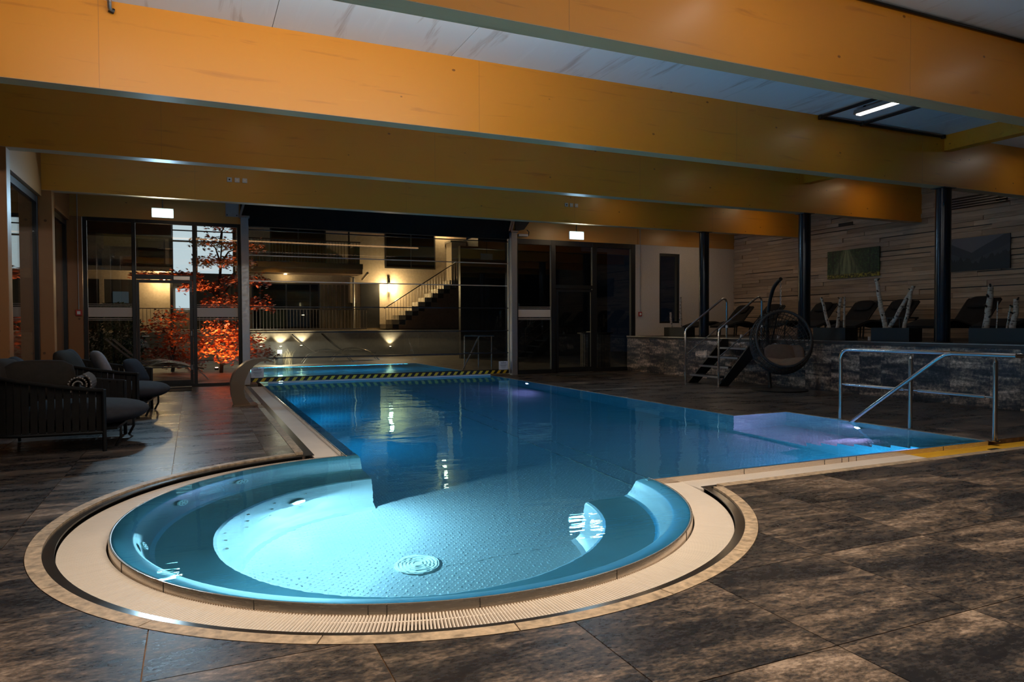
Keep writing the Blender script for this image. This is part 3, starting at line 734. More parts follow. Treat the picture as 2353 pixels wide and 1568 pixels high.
gate = thing('pool_gate', 'glass gate of stacked panes closing the pool towards the courtyard', 'gate', (4.1, YB, 0))
seams = [.13, .55, 1.10, 1.66, 2.21, 2.76, 3.30]
for z0, z1 in zip(seams[:-1], seams[1:]):
    m_ = MB(); m_.box(1.09, 7.13, YB+.015, YB+.027, z0+.012, z1-.012); m_.build('pane', 'gate_glass', gate)
for k, z in enumerate(seams):
    m_ = MB(); m_.box(1.085, 7.135, YB+.008, YB+.034, z-.011, z+.011); m_.build('seam_profile', 'aluminium' if z in (2.21, 2.76) else 'frame_dark', gate)  # two seams get brighter metal, painting in the lamplight on them
m_ = MB(); m_.box(1.06, 1.09, YB-.02, YB+.06, .03, 3.38); m_.build('guide_rail', 'aluminium', gate)
m_ = MB(); m_.box(7.13, 7.16, YB-.02, YB+.06, .03, 3.38); m_.build('guide_rail', 'aluminium', gate)
m_ = MB(); m_.box(1.08, 7.14, YB-.015, YB+.045, .045, .125); hz = m_.build('bottom_rail', 'hazard_black', gate)
x = 1.12
while x < 7.06:
    m_ = MB(); m_.extrude([(x, YB-.0165, .046), (x+.075, YB-.0165, .046), (x+.135, YB-.0165, .124), (x+.06, YB-.0165, .124)], (0, .001, 0)); m_.build('hazard_stripe', 'hazard_yellow', hz); x += .162
m_ = MB(); m_.tube([(1.45, YB+.015, .018), (6.64, YB+.015, .018)], .022, 10); m_.build('rubber_seal', 'white_plastic', gate, smooth=40)
for k, (x0, x1, lab) in enumerate(((1.10, 1.36, 'white printed notice on the gate glass, left, beside the water spout'), (6.86, 7.11, 'white printed notice on the gate glass, right, beside the post'))):
    t_ = thing('notice', lab, 'sign', ((x0+x1)/2, YB, .13))
    m_ = MB(); m_.box(x0, x1, YB-.012, YB-.009, .135, .345); m_.build('sheet', 'paper', t_)
    for i, (wd, z, hh) in enumerate(((.10, .325, .006), (.62, .296, .013), (.72, .262, .005), (.66, .247, .005), (.70, .232, .005), (.5, .217, .005), (.62, .196, .005), (.4, .172, .005))):
        c = (x0+x1)/2; L = (x1-x0)*wd/2
        q = MB(); q.box(c-L, c+L, YB-.0135, YB-.0121, z, z+hh); q.build('print_line', 'ink', t_)

# ------------------------------------------------------------------ terrace with slate front
ter = MB(); ter.box(XT+.03, XR+.2, YF, YB-.002, 0, ZT-.06); terrace = ter.build('wall_terrace', 'plaster_dark'); struct(terrace)
y = YB - .01; k = 0
while y > 3.2:
    wd = (.60, .42, .60, .60)[k % 4]; y0 = max(y - wd, 3.2)
    m_ = MB(); m_.box(XT, XT+.03, y0+.003, y, .001, ZT-.062); m_.build('slate_panel', 'fascia_slate', terrace); y = y0; k += 1
m_ = MB(); m_.box(XT-.015, XR+.1, YF, YB-.003, ZT-.06, ZT); m_.build('terrace_top', 'terrace_board', terrace)
m_ = MB(); m_.box(XT-.018, XT-.006, 3.2, YB-.01, ZT-.012, ZT+.004); m_.build('edge_trim', 'brushed_steel', terrace)
for k, y in enumerate((13.32, 10.32, 7.50, 4.70)):
    t_ = thing('steel_column', ['slim dark steel column at the rear, beside the metal steps', 'dark steel column behind the hanging egg chair', 'thick dark steel column between the two wall pictures', 'dark steel column nearest the camera on the terrace edge'][k], 'column', (11.0, y, ZT), 'steel columns on the terrace')
    m_ = MB(); m_.cyl((11.0, y, ZT), .115, ZBM-ZT, 32); m_.build('shaft', 'column_dark', t_, smooth=40)
    m_ = MB(); m_.box(10.86, 11.14, y-.12, y+.12, ZBM-.012, ZBM-.001); m_.build('head_plate', 'black_metal', t_)
    m_ = MB(); m_.cyl((11.0, y, ZT), .15, .014, 32); m_.build('base_ring', 'black_metal', t_)

# plank-clad wall on the right
wr = MB(); wr.box(XR+.02, XR+.25, YF, YB, 0, ZC); wallr = wr.build('wall_right', 'frame_dark'); struct(wallr)
rp = random.Random(3); z = ZT+.001; rows = 0; count = 0; rest = MB()
while z < ZC-.02:
    hgt = rp.choice((.085, .10, .10, .115)); z1 = min(z+hgt, ZC-.002); y = YB-.021 + 0
    first = True
    while y > 5.4:
        L = rp.uniform(.9, 2.6) * (rp.random() if first else 1); L = max(L, .35); y0 = max(y-L, 5.4); first = False
        d = rp.choice((.0, .005, .010, .018, .028)); zz = z1 - (.005 if rp.random() < .8 else .020)
        m_ = MB(); m_.box(XR-.012-d, XR+.02, y0+.003, y, z, zz)
        if count < 300: m_.build('plank', 'plank_wood', wallr); count += 1
        else: rest.v += []; rest.add(m_.v, m_.f)
        y = y0
    z = z1; rows += 1
if rest.v: o = rest.build('planks', 'plank_wood', wallr); o['kind'] = 'stuff'
m_ = MB(); m_.box(XR-.03, XR, 9.6, 8.45, 3.58, 3.80); v_ = m_.build('air_vent', 'black_metal'); tag(v_, 'black slotted air outlet high on the plank wall', 'vent')
for k in range(4):
    q = MB(); q.box(XR-.034, XR-.03, 8.48, 9.57, 3.60+.05*k, 3.61+.05*k); q.build('louvre', 'galvanised', v_)
m_ = MB(); m_.box(XR-.03, XR, 12.35, 11.95, 3.55, 3.66); v_ = m_.build('air_vent', 'black_metal'); tag(v_, 'small dark outlet on the plank wall above the green forest picture', 'vent')

# wall behind the camera closes the room
m_ = MB(); m_.box(XL-.3, XR+.3, YF-.2, YF, 0, ZC); o = m_.build('wall_front', 'plaster_dark'); struct(o)
# pictures ---------------------------------------------------------------
t = NT('forest_print')
v = t.coords()
sx = t.n('SeparateXYZ', Vector=v)
tr = t.noise(t.coords(scale=(1, 7, .25)), 2.2, 4, .6); fo = t.noise(t.coords(scale=(1, 5, 6)), 3.0, 6, .7)
ydist = t.n('Math', _operation='SUBTRACT', i0=sx.outputs['Y'], i1=.16); zup = t.n('Math', _operation='SUBTRACT', i0=.36, i1=sx.outputs['Z'])
ang = t.n('Math', _operation='DIVIDE', i0=ydist.outputs[0], i1=t.n('Math', _operation='ADD', i0=zup.outputs[0], i1=.12).outputs[0])
rays = t.n('TexWave', Vector=t.n('CombineXYZ', X=ang.outputs[0]).outputs[0], Scale=1.1, Distortion=1.5, Detail=2.0).outputs[1]
near_ = t.n('MapRange', Value=t.n('Math', _operation='ABSOLUTE', i0=ang.outputs[0]).outputs[0], i1=.0, i2=.75, i3=1.0, i4=0.0).outputs[0]
glow = t.n('Math', _operation='MULTIPLY', i0=near_, i1=t.n('MapRange', Value=rays, i1=0, i2=1, i3=.45, i4=1.0).outputs[0]).outputs[0]
base = t.ramp(fo, [(.35, (.004,.012,.006)), (.5, (.008,.032,.012)), (.62, (.028,.075,.02)), (.75, (.10,.13,.03))])
base = t.n('Mix', _data_type='RGBA', i0=t.n('Math', _operation='MULTIPLY', i0=glow, i1=.75).outputs[0], i6=base, i7=(.30,.33,.17,1)).outputs[2]
trunk = t.n('MapRange', Value=tr, i1=.40, i2=.43, i3=1.0, i4=0.0).outputs[0]
base = t.n('Mix', _data_type='RGBA', i0=t.n('Math', _operation='MULTIPLY', i0=trunk, i1=.85).outputs[0], i6=base, i7=(.006,.010,.006,1)).outputs[2]
gz = t.n('MapRange', Value=sx.outputs['Z'], i1=-.27, i2=-.22, i3=1.0, i4=0.0).outputs[0]
base = t.n('Mix', _data_type='RGBA', i0=gz, i6=base, i7=t.ramp(fo, [(.45, (.008,.012,.004)), (.62, (.42,.36,.03))])).outputs[2]
t.principled(base, .5)
t = NT('mountain_print')
sx = t.n('SeparateXYZ', Vector=t.coords())
def ridge(n0, scale, base_, amp, slope):
    nn = t.noise(t.n('CombineXYZ', X=sx.outputs['Y'], Y=n0).outputs[0], scale, 4, .6)
    hgt = t.n('Math', _operation='MULTIPLY_ADD', i0=nn, i1=amp, i2=base_)
    ay = t.n('Math', _operation='ABSOLUTE', i0=t.n('Math', _operation='ADD', i0=sx.outputs['Y'], i1=-.05).outputs[0]).outputs[0]
    hgt = t.n('Math', _operation='MULTIPLY_ADD', i0=ay, i1=slope, i2=hgt.outputs[0])
    d = t.n('Math', _operation='SUBTRACT', i0=hgt.outputs[0], i1=sx.outputs['Z'])
    return t.n('MapRange', Value=d.outputs[0], i1=-.004, i2=.004, i3=0.0, i4=1.0).outputs[0]
c = (.085,.082,.095,1)
cc = t.n('Mix', _data_type='RGBA', i0=ridge(3.1, 1.2, -.02, .08, .50), i6=c, i7=(.018,.019,.027,1)).outputs[2]
cc = t.n('Mix', _data_type='RGBA', i0=ridge(7.7, 1.5, -.20, .12, .42), i6=cc, i7=(.034,.033,.042,1)).outputs[2]
cc = t.n('Mix', _data_type='RGBA', i0=ridge(1.3, 9.0, -.42, .55, .22), i6=cc, i7=(.002,.003,.003,1)).outputs[2]
t.principled(cc, .5)
def picture(label, y0, y1, z0, z1, mat):
    t_ = thing('wall_picture', label, 'picture', (XR-.03, (y0+y1)/2, (z0+z1)/2), 'large prints on the plank wall')
    m_ = MB(); m_.box(XR-.065, XR-.03, y0, y1, z0, z1); m_.build('canvas', mat, t_)
    m_ = MB(); m_.box(XR-.03, XR-.016, y0+.05, y1-.05, z0+.05, z1-.05); m_.build('backing_frame', 'black_metal', t_)
picture('wall print of a sunlit green forest with tall trunks', 11.2, 12.64, 2.33, 3.0, 'forest_print')
picture('wall print of misty dark mountains and fir trees', 8.38, 9.74, 2.29, 2.96, 'mountain_print')

# exit signs -------------------------------------------------------------
emit('exit_glow', (.72,.97,1.0), 14.0); emit('exit_green', (.15,.85,.60), 4.0)
for k, (u0, u1, v0, v1) in enumerate(((350, 397, 480, 500), (1310, 1341, 533, 550))):
    a = at(u0, v0, 13.42); c = at(u1, v1, 13.42); x0, x1, z0, z1 = a.x, c.x, c.z, a.z
    t_ = thing('exit_sign', ('glowing white emergency exit sign above the left garden door', 'glowing white emergency exit sign above the right garden door')[k], 'exit sign', ((x0+x1)/2, 13.44, ZBM), 'hanging exit signs')
    m_ = MB(); m_.box(x0-.012, x1+.012, 13.425, 13.455, z0-.012, z1+.02); m_.build('housing', 'white_plastic', t_)
    m_ = MB(); m_.box(x0, x1, 13.417, 13.424, z0, z1); p_ = m_.build('glow_panel', 'exit_glow', t_)
    m_ = MB(); m_.box(x0, x1, 13.4155, 13.4169, z0, z0+.012); m_.box(x0, x1, 13.4155, 13.4169, z1-.012, z1); m_.build('green_edge', 'exit_green', p_)
    xm = (x0+x1)/2
    lamp('exit_light', 'AREA', (xm, 13.41, (z0+z1)/2), (70, 30)[k], (.46,.76,1.0), t_, size=x1-x0, sy=z1-z0, target=(xm, 12.0, (z0+z1)/2-.5))
    m_ = MB(); m_.cyl((xm, 13.44, z1+.02), .010, 3.98-z1, 10); m_.build('stem', 'black_metal', t_)
    m_ = MB(); m_.box(xm-.03, xm+.03, 13.421, 13.46, 3.97, 4.02); m_.build('mount', 'black_metal', t_)
# small wall things -----------------------------------------------------
for k, (x, y0, z, lab) in enumerate(((-2.03, YB-.035, 1.52, 'small dark call point on the timber post left of the garden door'), (11.02, YB-.022, 1.52, 'red call point at the left edge of the white wall'))):
    t_ = thing('call_point', lab, 'call point', (x, y0, z))
    m_ = MB(); m_.box(x-.055, x+.055, y0-.03, y0, z-.06, z+.06); m_.build('box', 'red_plastic', t_, bevel=.008)
    m_ = MB(); m_.box(x-.028, x+.028, y0-.034, y0-.03, z-.03, z+.03); m_.build('button_plate', 'white_plastic', t_)
    cdt = MB(); cdt.tube([(x, y0-.012, z+.06), (x, y0-.012, 3.9)], .009, 8); o = cdt.build('cable_conduit', 'galvanised', smooth=40); tag(o, ('thin grey cable pipe running up the timber post at left', 'thin grey cable pipe running up beside the white wall')[k], 'pipe')
m_ = MB(); m_.box(8.05, 9.6, 14.9, 15.7, .0, .014); o = m_.build('door_mat', 'black_rubber', bevel=.004); tag(o, 'black rubber door mat inside the right garden door', 'mat')
m_ = MB(); m_.box(-.95, -.05, 14.9, 15.75, .0, .014); o = m_.build('door_mat', 'black_rubber', bevel=.004); tag(o, 'black rubber door mat inside the left garden door', 'mat')
# ------------------------------------------------------------------ pool handrail at the steps
def arc(c, r, a0, a1, u, v, n=6):
    c = Vector(c); u = Vector(u); v = Vector(v)
    return [c + u*(r*math.cos(a0+(a1-a0)*k/n)) + v*(r*math.sin(a0+(a1-a0)*k/n)) for k in range(n+1)]
hr = thing('pool_handrail', 'polished steel handrail with sloping grab bar at the pool steps', 'handrail', (7.66, 5.6, 0))
X = 7.66; ry = .024
b = MB(); b.tube([(X, 6.58, 0), (X, 6.58, .78)] + arc((X, 6.46, .79), .12, 0, PI/2, (0,1,0), (0,0,1))[1:] + [(X, 4.42, .91)], ry, 12); b.build('top_rail', 'rail_steel', hr, smooth=50)
for y in (5.60, 4.64):
    b = MB(); b.cyl((X, y, 0), ry, .83, 14); p_ = b.build('post', 'rail_steel', hr, smooth=50)
    b = MB(); b.cyl((X, y, .83), ry, .03, 14, r2=.009); b.cyl((X, y, .86), .009, .03, 10); b.build('post_tip', 'rail_steel', p_, smooth=50)
for y0, y1 in ((6.50, 5.68), (5.50, 4.74)):
    b = MB(); b.tube([(X, y0, .46), (X, y1, .46)], .019, 12); p_ = b.build('middle_rail', 'rail_steel', hr, smooth=50)
    for ya, yb_ in ((y0+.06, y0), (y1, y1-.08)):
        b = MB(); b.tube([(X, ya, .46), (X, yb_, .46)], .009, 8); b.build('rail_pin', 'rail_steel', p_, smooth=50)
b = MB(); b.tube([(X-.06, 4.40, .91), (X-.06, 5.06, .91), (X-.06, 5.14, .895), (X-.06, 5.22, .85), (X-.06, 6.52, -.12)], ry, 12); b.build('grab_bar', 'rail_steel', hr, smooth=50)
b = MB(); b.tube([(X-.06, 4.40, .91), (X-.03, 4.37, .91), (X, 4.42, .91)], ry, 12); b.build('rail_end', 'rail_steel', hr, smooth=50)
for y in (6.58, 5.60, 4.64):
    b = MB(); b.cyl((X, y, .0), .05, .008, 20); b.build('base_flange', 'rail_steel', hr, smooth=50)

# ------------------------------------------------------------------ water spout
sp = thing('water_spout', 'curved swan-neck steel water spout at the left pool edge', 'water spout', (.72, 11.8, 0))
out_ = [(537,932),(531,905),(530,880),(536,862),(546,848),(566,832),(582,826),(600,824),(616,826),(632,833)]
inn = [(629,834),(612,830),(598,832),(584,841),(572,855),(563,876),(560,898),(564,914),(577,931)]
poly = [at(u, v, 11.72) for u, v in out_] + [at(u, v, 11.72) for u, v in inn]
b = MB(); b.extrude(poly, (0, .34, 0)); b.build('neck', 'spout_steel', sp, smooth=35)
b = MB(); b.box(poly[0].x-.03, poly[-1].x+.10, 11.66, 12.12, 0.0, .014); b.build('base_plate', 'spout_steel', sp)
for dx in (0, .42):
    b = MB(); b.cyl((poly[0].x-.01+dx, 11.69, .014), .012, .012, 8); b.build('anchor_bolt', 'rail_steel', sp)

# ------------------------------------------------------------------ lounge chairs
def cushion(L, W, H, ex=3.0, nu=20, nv=14):
    """pillow centred at the origin, superellipse plan"""
    b = MB()
    def fn(a, c):
        th = 2*PI*a; ph = PI*(c - .5)
        ce, se = math.cos(th), math.sin(th); r = (abs(ce)**ex + abs(se)**ex)**(-1/ex)
        k = math.cos(ph)**.45 if abs(math.cos(ph)) > 1e-6 else 0
        return (L/2*r*ce*k, W/2*r*se*k, H/2*math.sin(ph)*(1 - .25*(r*k*.7)**2))
    b.grid(fn, nu, nv, closeu=True); return b
def place(mb, loc, rot=(0,0,0)):
    from mathutils import Euler
    mtx = Matrix.Translation(Vector(loc)) @ Euler(rot).to_matrix().to_4x4()
    mb.v = [tuple(mtx @ Vector(p)) for p in mb.v]; return mb
def lounge_chair(label, loc, rz):
    t_ = thing('lounge_chair', label, 'armchair', (0, 0, 0), 'round strap lounge chairs')
    W, D = 1.24, 1.12     # plan: front posts at x=0 and y=0 / y=W, back at x=-D
    def plan(s):          # U-shaped plan curve, s in 0..1 from near front post round the back to the far front post
        per = [D-.42, PI*.42/2, W-.84, PI*.42/2, D-.42]; tot = sum(per); d = s*tot
        if d <= per[0]: return (-d, 0.0)
        d -= per[0]
        if d <= per[1]: a = d/.42; return (-(D-.42) - .42*math.sin(a), .42 - .42*math.cos(a))
        d -= per[1]
        if d <= per[2]: return (-D, .42 + d)
        d -= per[2]
        if d <= per[3]: a = d/.42; return (-(D-.42) - .42*math.cos(a), W-.42 + .42*math.sin(a))
        d -= per[3]; return (-(D-.42) + d, W)
    def ztop(s): q = 1 - abs(2*s-1); return .61 + .16*min(1, q*1.6)**1.3
    N = 48
    b = MB(); b.tube([(*plan(k/N), ztop(k/N)) for k in range(N+1)], .020, 8); b.build('top_rail', 'chair_strap', t_, smooth=50)
    b = MB(); b.tube([(*plan(k/N), .19) for k in range(N+1)], .018, 8); b.build('bottom_rail', 'black_metal', t_, smooth=50)
    n = 44
    for k in range(n):
        s = (k+.6)/(n+.2); p0 = plan(s-.0092); p1 = plan(s+.0092); z1 = ztop(s)
        d = Vector((p1[0]-p0[0], p1[1]-p0[1], 0)).normalized(); nn = Vector((d.y, -d.x, 0))
        q = MB(); c0, c1 = Vector((*p0, 0)), Vector((*p1, 0)); jig = rnd.uniform(-.006, .006)
        pts = []
        for (c, zz, o_) in ((c0, .185, .018), (c1, .185, .018), (c1, z1, .022), (c0, z1, .022)):
            pts.append(c + nn*o_ + Vector((0,0,zz)) + d*(jig if zz > .3 else 0))
        q.extrude(pts, nn*.010); q.build('strap', 'chair_strap', t_)
    for y in (0, W):
        b = MB(); b.tube([(0, y, 0), (0, y, .62)], .020, 10); b.build('front_leg', 'black_metal', t_, smooth=50)
        b = MB(); b.tube([(-D+.12, y*.72+.17, 0), (-D+.10, y*.72+.17, .2)], .016, 8); b.build('back_leg', 'black_metal', t_, smooth=50)
    for y in (.30, W-.10):
        b = MB(); b.tube([(.02, y, .23), (.10, y, .20), (.10, y, .10), (.05, y, .0)], .014, 8); b.build('cushion_leg', 'black_metal', t_, smooth=50)
    b = place(cushion(1.36, 1.16, .25, 2.6, 28, 12), (-.36, W/2, .345)); b.build('seat_cushion', 'chair_cushion', t_, smooth=60)
    b = MB(); b.box(-D+.06, .10, .10, W-.10, .20, .225); b.build('seat_base', 'black_metal', t_)
    b = place(cushion(.58, .52, .20, 4.0), (-.86, .34, .66), (0, R(68), R(-12))); b.build('back_cushion', 'pillow_brown', t_, smooth=60)
    b = place(cushion(.58, .52, .20, 4.0), (-.90, .86, .66), (0, R(68), R(8))); b.build('back_cushion', 'pillow_dark', t_, smooth=60)
    t_.location = loc; t_.rotation_euler = (0, 0, rz); return t_
ch1 = lounge_chair('dark strap lounge chair nearest the camera, at the left edge, with rolled blanket', (-.83, 8.10, 0), R(-4))
ch2 = copy_tree(ch1); ch2['label'] = 'dark strap lounge chair further back, in front of the left garden door'; ch2.location = (-.70, 10.72, 0); ch2.rotation_euler = (0, 0, R(-5))
b = place(cushion(.46, .42, .15, 4.0), (0, 0, 0), (0, R(66), R(20))); o = b.build('throw_pillow', 'pillow_grey', smooth=60); o.location = (-1.18, 11.35, .70); tag(o, 'pale grey throw pillow standing in the further lounge chair', 'pillow')
b = place(cushion(.44, .40, .15, 4.0), (0, 0, 0), (0, R(60), R(-25))); o = b.build('throw_pillow', 'pillow_dark', smooth=60); o.location = (-.78, 11.72, .58); tag(o, 'dark throw pillow leaning on the far arm of the further lounge chair', 'pillow')
b = place(cushion(.62, .40, .16, 4.0), (0, 0, 0), (R(76), 0, R(6))); o = b.build('throw_pillow', 'pillow_brown', smooth=60); o.location = (-1.42, 8.38, .72); tag(o, 'brown throw pillow showing above the arm of the nearest lounge chair', 'pillow')
bl = thing('rolled_blanket', 'rolled brown blanket with a beaded light edge on the nearest lounge chair', 'blanket', (-1.06, 8.42, .66))
sp_ = []
for k in range(46):
    a = k/45*4.4*PI; r_ = .022 + .0062*a; sp_.append((r_*math.cos(a), r_*math.sin(a)))
b = MB(); th = .011
outp = [(x*(1+th/max(.02, math.hypot(x, z))), z*(1+th/max(.02, math.hypot(x, z)))) for x, z in sp_]
for k in range(45):
    (xa, za), (xb, zb), (xc, zc), (xd, zd) = sp_[k], sp_[k+1], outp[k+1], outp[k]
    b.add([(-1.06+xa, 8.22, .66+za), (-1.06+xb, 8.22, .66+zb), (-1.06+xc, 8.22, .66+zc), (-1.06+xd, 8.22, .66+zd), (-1.06+xa, 8.66, .66+za), (-1.06+xb, 8.66, .66+zb), (-1.06+xc, 8.66, .66+zc), (-1.06+xd, 8.66, .66+zd)], [(0,1,2,3),(7,6,5,4),(0,4,5,1),(2,6,7,3)])
b.build('roll', 'blanket', bl, smooth=40)
b = MB()
for k in range(1, 45):
    x, z = outp[k]; b.cyl((-1.06+x, 8.207, .66+z), .0065, .016, 6, 'y')
b.build('beaded_edge', 'fringe', bl)

# ------------------------------------------------------------------ metal steps to the terrace
st = thing('metal_steps', 'open metal steps with two handrails leading up to the terrace', 'steps', (9.9, 11.55, 0))
Y0, Y1 = 11.06, 12.10
for y in (Y0+.05, Y1-.05):
    b = MB(); b.extrude([(9.52, y-.02, 0), (9.78, y-.02, 0), (10.60, y-.02, .70), (10.60, y-.02, .92), (10.44, y-.02, .92)], (0, .04, 0)); b.build('stringer', 'black_metal', st)
for k in range(4):
    x0 = 9.56 + .245*k; z = .19 + .185*k
    b = MB(); b.box(x0, x0+.27, Y0+.072, Y1-.072, z-.03, z); o = b.build('tread', 'frame_dark', st)
    b = MB(); b.box(x0-.006, x0+.012, Y0+.072, Y1-.072, z-.034, z+.003); b.build('tread_nosing', 'galvanised', o)
for y in (Y0, Y1):
    pts = [(9.50, y, 0), (9.50, y, 1.08)] + [(9.515, y, 1.125), (9.55, y, 1.16)] + [(10.44, y, 1.755), (10.52, y, 1.795), (10.585, y, 1.775), (10.615, y, 1.71), (10.615, y, ZT+.004)]
    b = MB(); b.tube(pts, .022, 12); rl = b.build('handrail', 'rail_steel', st, smooth=50)
    b = MB(); b.tube([(9.50, y, .58), (10.615, y, 1.32)], .014, 10); b.build('middle_rail', 'rail_steel', rl, smooth=50)
    b = MB(); b.cyl((10.615, y, 1.16), .026, .05, 12); b.build('clamp', 'white_plastic', rl)

# ------------------------------------------------------------------ hanging egg chair
EX, EY, EZ = 9.86, 9.80, .90
eg = thing('egg_chair', 'dark wicker hanging egg chair on a curved stand with beige cushions', 'egg chair', (EX, EY, 0))
fdir = Vector((-.52, -.83, .27)).normalized(); sdir = fdir.cross(Vector((0,0,1))).normalized(); udir = sdir.cross(fdir)
RA, RB, RC = .60, .55, .50      # half height, half width, depth
cE = Vector((EX, EY, EZ))
def egg(lat, lon):              # lat 0 at the rim, pi/2 at the back; lon around the opening
    k = math.cos(lat)
    return cE + (sdir*(RB*math.cos(lon)) + udir*(RA*math.sin(lon)))*k - fdir*(RC*math.sin(lat)) + fdir*.02
b = MB()
for k in range(56):
    lo = 2*PI*k/56; top = .34 + .62*max(0, math.sin(lo))
    b.tube([egg(-.50 + (1.45+.45)*j/9 - 0, lo) for j in range(10)], .0062, 4)
b.build('wicker_ribs', 'wicker', eg, smooth=60)
b = MB()
for j in range(9):
    la = -.38 + 1.72*j/8
    b.tube([egg(la, 2*PI*k/40) for k in range(40)], .0075, 4, closed=True)
for j in range(10):
    la = -.45 + .07*j
    b.tube([egg(la, PI + PI*k/24) for k in range(25)], .006, 4)
b.build('wicker_rings', 'wicker', eg, smooth=60)
b = MB(); b.tube([egg(-.52, 2*PI*k/48) for k in range(48)], .024, 8, closed=True); b.build('rim', 'wicker', eg, smooth=60)
b = MB(); b.tube([egg(1.40, 0)+Vector((0,0,0)), egg(.9, PI/2), egg(.1, PI/2) + Vector((0,0,.03)), cE + Vector((0,0,RA+.06))], .012, 8); b.build('hanger_frame', 'black_metal', eg, smooth=60)
hook = Vector((EX+.02, EY+.02, 2.02)); topb = cE + Vector((0, 0, RA+.06))
for k in range(11):
    c = topb.lerp(hook, (k+.5)/11); rr = (hook-topb).length/11*.62
    u, v = ((1,0,0),(0,0,1)) if k % 2 else ((0,1,0),(0,0,1))
    b = MB(); b.tube([c + Vector(u)*(.014*math.cos(2*PI*q/10)) + Vector(v)*(rr*math.sin(2*PI*q/10)) for q in range(10)], .004, 5, closed=True); b.build('chain_link', 'rail_steel', eg, smooth=60)
pole = [(EX+.16, EY+.42, .02), (EX+.20, EY+.50, .5), (EX+.22, EY+.56, 1.1), (EX+.20, EY+.50, 1.55), (EX+.14, EY+.34, 1.88), (EX+.07, EY+.15, 2.02), (EX+.02, EY+.02, 2.07)]
sm = []
for k in range(len(pole)-1):
    p0, p1, p2, p3 = [Vector(pole[max(0, min(len(pole)-1, k+d))]) for d in (-1,0,1,2)]
    for q in range(5):
        tt = q/5; sm.append(.5*((2*p1) + (p2-p0)*tt + (2*p0-5*p1+4*p2-p3)*tt*tt + (3*p1-p0-3*p2+p3)*tt**3))
sm.append(Vector(pole[-1]))
b = MB(); b.tube(sm, .034, 12); b.build('stand_pole', 'black_metal', eg, smooth=60)
b = MB(); b.cyl((EX+.10, EY+.12, 0), .50, .022, 48); b.build('stand_base', 'black_metal', eg, smooth=40)
sc = cE - udir*.40 - fdir*.10
b = cushion(.92, .78, .22, 2.4, 24, 12); b.v = [tuple(sc + sdir*x + fdir*y*.8 + Vector((0,0,1))*(z + .10*(x/.46)**2 - .10*(y/.39))) for x, y, z in b.v]; b.build('seat_cushion', 'egg_cushion', eg, smooth=60)
sc2 = cE - udir*.20 - fdir*.16
b = cushion(.56, .46, .16, 4.0); b.v = [tuple(sc2 + sdir*(x-.02) + (udir*.93 - fdir*.36)*y + (fdir*.93 + udir*.36)*z) for x, y, z in b.v]; b.build('pillow', 'egg_pillow', eg, smooth=60)
b = cushion(.46, .42, .14, 4.0); b.v = [tuple(sc2 - sdir*.26 - fdir*.03 + sdir*x*.7 - fdir*x*.6 + (udir*.95 - fdir*.3)*y + (fdir*.75 + sdir*.6)*z) for x, y, z in b.v]; b.build('pillow', 'egg_pillow', eg, smooth=60)

# ------------------------------------------------------------------ planters with birch trunks
def trunk(parent, p0, p1, r, name='birch_trunk', lab=None):
    p0, p1 = Vector(p0), Vector(p1); n = 7; pts = []; rad = []
    for k in range(n+1):
        q = k/n; j = Vector((rnd.uniform(-1,1), rnd.uniform(-1,1), 0))*r*.28*(1 if 0 < k < n else 0)
        pts.append(p0.lerp(p1, q)+j); rad.append(r*(1.06-.22*q)*rnd.uniform(.94, 1.06))
    b = MB(); b.tube(pts, r, 10, radii=rad); o = b.build('birch_trunk', 'birch_bark', parent, smooth=60)
    for q in (.25, .5, .72, .95):
        c = p0.lerp(p1, q); a = rnd.uniform(2.2, 4.6); d = Vector((math.cos(a), math.sin(a), .6))
        k_ = MB(); k_.tube([c + d*r*.5, c + d*r*1.7], r*.32, 6); k_.build('branch_stub', 'channel_dark', o)
pl = [((9.15, 9.88), [((1906,757),(1890,684),.030), ((1923,757),(1927.5,684),.030), ((1940,757),(1943,682),.020)], 'black planter with three short birch trunks, under the forest picture'),
      ((7.90, 8.62), [((2035,758),(2016,641),.040), ((2042,758),(2096,658),.034), ((2077,758),(2097,663),.030)], 'black planter with three crossing birch trunks, left of the thick column'),
      ((6.00, 6.92), [((2264,760),(2273,656),.046), ((2290,760),(2289,692),.010), ((2313,760),(2321,702),.014), ((2327,760),(2331,688),.042)], 'black planter with two thick birch trunks at the right edge'),
      ((13.75, 14.55), [((1543,754),(1542,718),.030), ((1565,754),(1565,683),.028)], 'black planter with two birch trunks in front of the white wall')]
for (ya, yb_), tr, lab in pl:
    t_ = thing('birch_planter', lab, 'planter', (10.92, (ya+yb_)/2, ZT), 'black planters with birch trunks')
    b = MB(); zt = ZT+.235
    b.box(10.76, 11.08, ya, yb_, ZT+.002, ZT+.03)
    for (x0, x1, y0, y1) in ((10.76, 10.785, ya, yb_), (11.055, 11.08, ya, yb_), (10.785, 11.055, ya, ya+.025), (10.785, 11.055, yb_-.025, yb_)): b.box(x0, x1, y0, y1, ZT+.03, zt)
    b.build('box', 'black_metal', t_)
    b = MB(); b.box(10.787, 11.053, ya+.027, yb_-.027, ZT+.03, zt-.03); b.build('pebble_fill', 'channel_dark', t_)
    for p0, p1, r_ in tr:
        a = atx(*p0, 10.92); c = atx(*p1, 10.92); a.z = zt-.032; dx = rnd.uniform(-.05, .05); trunk(t_, a, c + Vector((dx, 0, 0)), r_)

